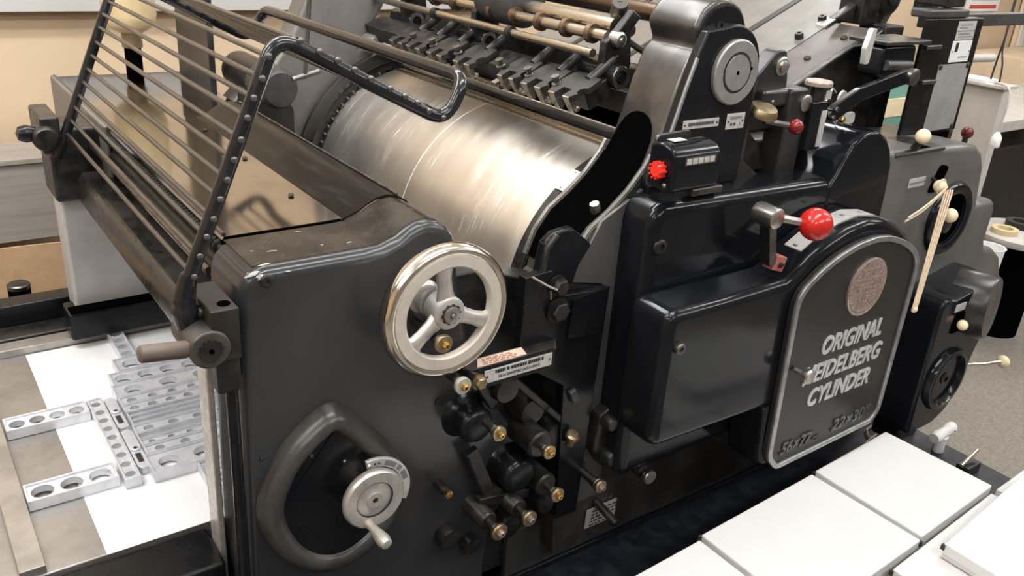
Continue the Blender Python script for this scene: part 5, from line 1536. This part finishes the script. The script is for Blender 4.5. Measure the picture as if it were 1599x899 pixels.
# ================================================================== LEFT BACKGROUND
bt = thing('oil_bottle', (0.681, 2.95, 1.1605), 'yellowed plastic bottle upside down on a black neck behind the press cover', 'bottle')
obj('body', Shape().lathe([(0.030, 0.155), (0.048, 0.163), (0.072, 0.182), (0.079, 0.21), (0.079, 0.41), (0.07, 0.43), (0, 0.435)], (0.681, 2.95, 1.1605), (0, 0, 1), 32), 'bottle', bt)
obj('cap', Shape().lathe([(0.030, 0.112), (0.031, 0.114), (0.029, 0.156), (0.026, 0.158)], (0.681, 2.95, 1.1605), (0, 0, 1), 24), 'cap_brown', bt)
obj('neck', Shape().lathe([(0.025, 0.0), (0.025, 0.112)], (0.681, 2.95, 1.1605), (0, 0, 1), 20), 'black_matt', bt)
obj('bottle_stand', Shape().box(0.60, 0.76, 2.885, 3.02, 0.90, 1.16), 'grime', PR, 0.006)
pn = thing('grey_sideboard', (-0.25, 3.3, 0.0), 'low grey sideboard panel along the cream wall at far left', 'cabinet')
obj('front_panel', Shape().box(-0.95, 0.50, 3.20, 3.225, 0.600, 0.866), 'panel_grey', pn, 0.002)
obj('top_board', Shape().box(-0.95, 0.50, 3.19, 3.42, 0.8665, 0.884), 'panel_grey', pn, 0.002)
obj('end_board', Shape().box(-0.97, -0.952, 3.20, 3.42, 0.0, 0.866), 'panel_grey', pn, 0.002)
obj('end_board', Shape().box(0.502, 0.52, 3.20, 3.42, 0.0, 0.866), 'panel_grey', pn, 0.002)
cs = Shape().prism([(-0.9, 0.0), (-0.9, 0.60), (0.30, 0.592), (0.475, 0.585), (0.475, 0.0)], 'y', 3.17, 3.178)
obj('cardboard_sheet', cs, 'kraft', None, label='brown cardboard sheet leaning in front of the grey sideboard', category='cardboard')
bp_ = thing('capped_post', (0.27, 2.95, 0.0), 'round black post with a grey metal cap at the far left edge', 'post')
obj('shaft', Shape().cyl((0.262, 2.95, 0.0), (0.262, 2.95, 0.535), 0.033, n=24), 'black_matt', bp_)
obj('cap', Shape().lathe([(0.033, 0), (0.034, 0.002), (0.034, 0.012), (0.030, 0.016), (0, 0.017)], (0.262, 2.95, 0.535), (0, 0, 1), 28), 'steel_dark', bp_)
ct = Shape().prism([(0.33, 0.0), (0.32, 0.43), (0.40, 0.50), (0.52, 0.545), (0.60, 0.54), (0.60, 0.0)], 'y', 2.80, 2.92)
obj('black_bin', ct, 'black_matt', None, label='low black bin with sloping rim between the post and the grey leg', category='bin')

# ================================================================== RIGHT BACKGROUND
pm = thing('grey_machine_pillar', (4.12, 1.95, 0.0), 'pale grey machine pillar behind the feeder column with paper on top', 'machine')
obj('pillar', Shape().box(4.0, 4.06, 1.85, 2.03, 0.0, 1.165), 'pale_grey', pm, 0.006)
obj('top_ledge', Shape().box(3.97, 4.09, 1.84, 2.04, 1.1655, 1.18), 'pale_grey', pm, 0.003)
for k in range(3):
    obj('paper_stack', Shape().box(3.975, 4.085, 1.93, 2.14, 1.1805 + 0.012 * k, 1.191 + 0.012 * k), 'sheet', None, label='white paper stack on top of the grey machine pillar', category='paper', group='paper stacks on the grey pillar') if k == 0 else None
gt = thing('grey_work_table', (5.4, 2.35, 0.0), 'pale grey work table with steel legs at the right photo edge', 'table')
obj('table_top', Shape().box(4.7, 6.4, 2.20, 2.85, 0.82, 0.88), 'pale_grey', gt, 0.006)
for x in (4.76, 6.34):
    for y in (2.25, 2.8):
        obj('leg', Shape().box(x - 0.04, x + 0.04, y - 0.04, y + 0.04, 0.0, 0.819), 'pale_grey', gt, 0.004)
obj('shelf', Shape().box(4.72, 6.38, 2.24, 2.8, 0.10, 0.13), 'iron_grey', gt)
obj('table_shade_block', Shape().box(4.85, 6.25, 2.27, 2.75, 0.1305, 0.70), 'grime', None, 0.01, label='dark block standing in for the shade under the pale grey work table', category='dark block')  # dark block added in place of the shade beneath the table
cbn = thing('cream_cabinet', (7.0, 3.1, 0.0), 'cream wooden cabinet with white door against the back wall', 'cabinet')
obj('body', Shape().box(6.7, 7.5, 2.9, 3.45, 0.0, 1.0), 'cream_wood', cbn, 0.006)
obj('door', Shape().box(6.72, 7.48, 2.885, 2.899, 0.05, 0.96), 'wall_white', cbn, 0.003)
fp = thing('framed_panel', (7.75, 3.47, 0.9), 'cream wooden frame with two white panes on the back wall at the right edge', 'frame')
obj('frame', Shape().box(7.40, 8.10, 3.46, 3.485, 0.95, 1.75), 'cream_wood', fp, 0.004)
for k in range(2):
    obj('pane', Shape().box(7.45 + 0.34 * k, 7.73 + 0.34 * k, 3.452, 3.4595, 1.0, 1.70), 'wall_white', fp)
po = thing('wall_poster', (6.83, 3.49, 1.25), 'white wall poster with red print beside the feeder column', 'poster')
obj('paper', Shape().box(6.60, 7.06, 3.488, 3.498, 1.27, 1.70), 'sheet', po)
for k in range(3):
    obj('printed_band', Shape().box(6.64, 7.02, 3.486, 3.4875, 1.29 + 0.06 * k, 1.315 + 0.06 * k), 'red_print', po)
lt = thing('cable_lamp_holder', (3.93, 1.795, 0.93), 'white lamp holder hanging on a thin cable beside the grey pillar', 'lamp holder')
obj('holder', Shape().lathe([(0.016, 0), (0.021, 0.008), (0.021, 0.045), (0.012, 0.060), (0.006, 0.068)], (3.93, 1.795, 0.93), (0, 0, 1), 16), 'white_plastic', lt)
obj('cable', Shape().tube(fillet([(3.93, 1.795, 0.995), (3.93, 1.79, 1.12), (3.94, 1.80, 1.185), (3.965, 1.86, 1.192), (4.0, 1.90, 1.186)], 0.05), 0.005, 8), 'pale_grey', lt)
s = Shape()
CAB1 = [(4.05, 1.948, 1.184), (4.05, 1.943, 1.285), (4.05, 1.935, 1.37), (4.06, 1.94, 1.45), (4.10, 1.96, 1.9), (4.15, 2.0, 2.92)]
CAB2 = [(4.05, 1.906, 1.184), (4.05, 1.914, 1.262), (4.05, 1.932, 1.31), (4.055, 1.94, 1.40), (4.07, 1.95, 1.55)]
s.tube(fillet(CAB1, 0.1), 0.0045, 8)
s.tube(fillet(CAB2, 0.06), 0.004, 8)
obj('hanging_cables', s, 'cable', None, label='two black cables hanging from the ceiling behind the grey pillar', category='cable')
rk2 = thing('red_knob_lever', (3.25, 1.60, 0.0), 'dark red ball knob on a thin black rod right of the feeder column', 'lever')
obj('rod', Shape().cyl((3.25, 1.60, 0.0), (3.262, 1.60, 1.08), 0.010, n=12), 'grime', rk2)
obj('ball', Shape().ball((3.265, 1.60, 1.097), 0.0225, n=20), 'dark_red', rk2)
so = thing('round_stool', (4.25, 1.72, 0.0), 'black cylinder stool with pale round top at the right photo edge', 'stool')
obj('pedestal', Shape().lathe([(0.11, 0), (0.11, 0.02), (0.12, 0.42), (0.12, 0.47)], (4.28, 1.72, 0.0), (0, 0, 1), 32), 'black_matt', so)
obj('seat', Shape().lathe([(0.12, 0.47), (0.20, 0.475), (0.205, 0.485), (0.205, 0.505), (0.19, 0.512), (0, 0.512)], (4.28, 1.72, 0.0), (0, 0, 1), 40), 'pale_grey', so)
TG = 'masking tape rolls on the stool'
for x, y, lb in ((4.17, 1.75, 'tan masking tape roll on the left of the stool top'),):
    obj('tape_roll', Shape().lathe([(0.035, 0), (0.058, 0), (0.058, 0.022), (0.035, 0.022)], (x, y, 0.5125), (0, 0, 1), 28, True), 'tape', None, label=lb, category='tape')
obj('black_tape_roll', Shape().lathe([(0.035, 0), (0.062, 0), (0.062, 0.03), (0.035, 0.03)], (4.33, 1.76, 0.5125), (0, 0, 1), 28, True), 'cable', None, label='black tape roll on the right of the stool top', category='tape')
cu = thing('white_cup', (4.02, 1.62, 0.0), 'white plastic bucket beside the stool', 'bucket')
obj('wall', Shape().lathe([(0.05, 0), (0.07, 0.48), (0.075, 0.485), (0.066, 0.485), (0.046, 0.01), (0, 0.01)], (3.99, 1.72, 0.0), (0, 0, 1), 28), 'white_plastic', cu)
bx = thing('brown_carton', (5.0, 1.95, 0.0), 'brown cardboard carton on the floor behind the stool', 'box')
obj('carton', Shape().box(4.80, 5.3, 1.60, 1.89, 0.0, 0.16), 'kraft', bx, 0.004)
obj('flap', Shape().box(4.78, 5.32, 1.52, 1.60, 0.150, 0.158), 'kraft', bx)
gr = thing('green_cabinet', (4.47, 2.65, 0.0), 'sea green cabinet glimpsed through the gap left of the feeder column', 'cabinet')
obj('body', Shape().box(4.2, 4.65, 2.60, 2.9, 0.0, 1.12), 'green', gr, 0.006)
obj('drawer', Shape().box(4.3, 4.62, 2.592, 2.5995, 0.85, 0.95), 'ivory', gr, 0.003)
obj('concrete_step', Shape().box(2.53, 2.62, 1.295, 1.36, 0.26, 0.345), 'pale_grey', None) if False else None
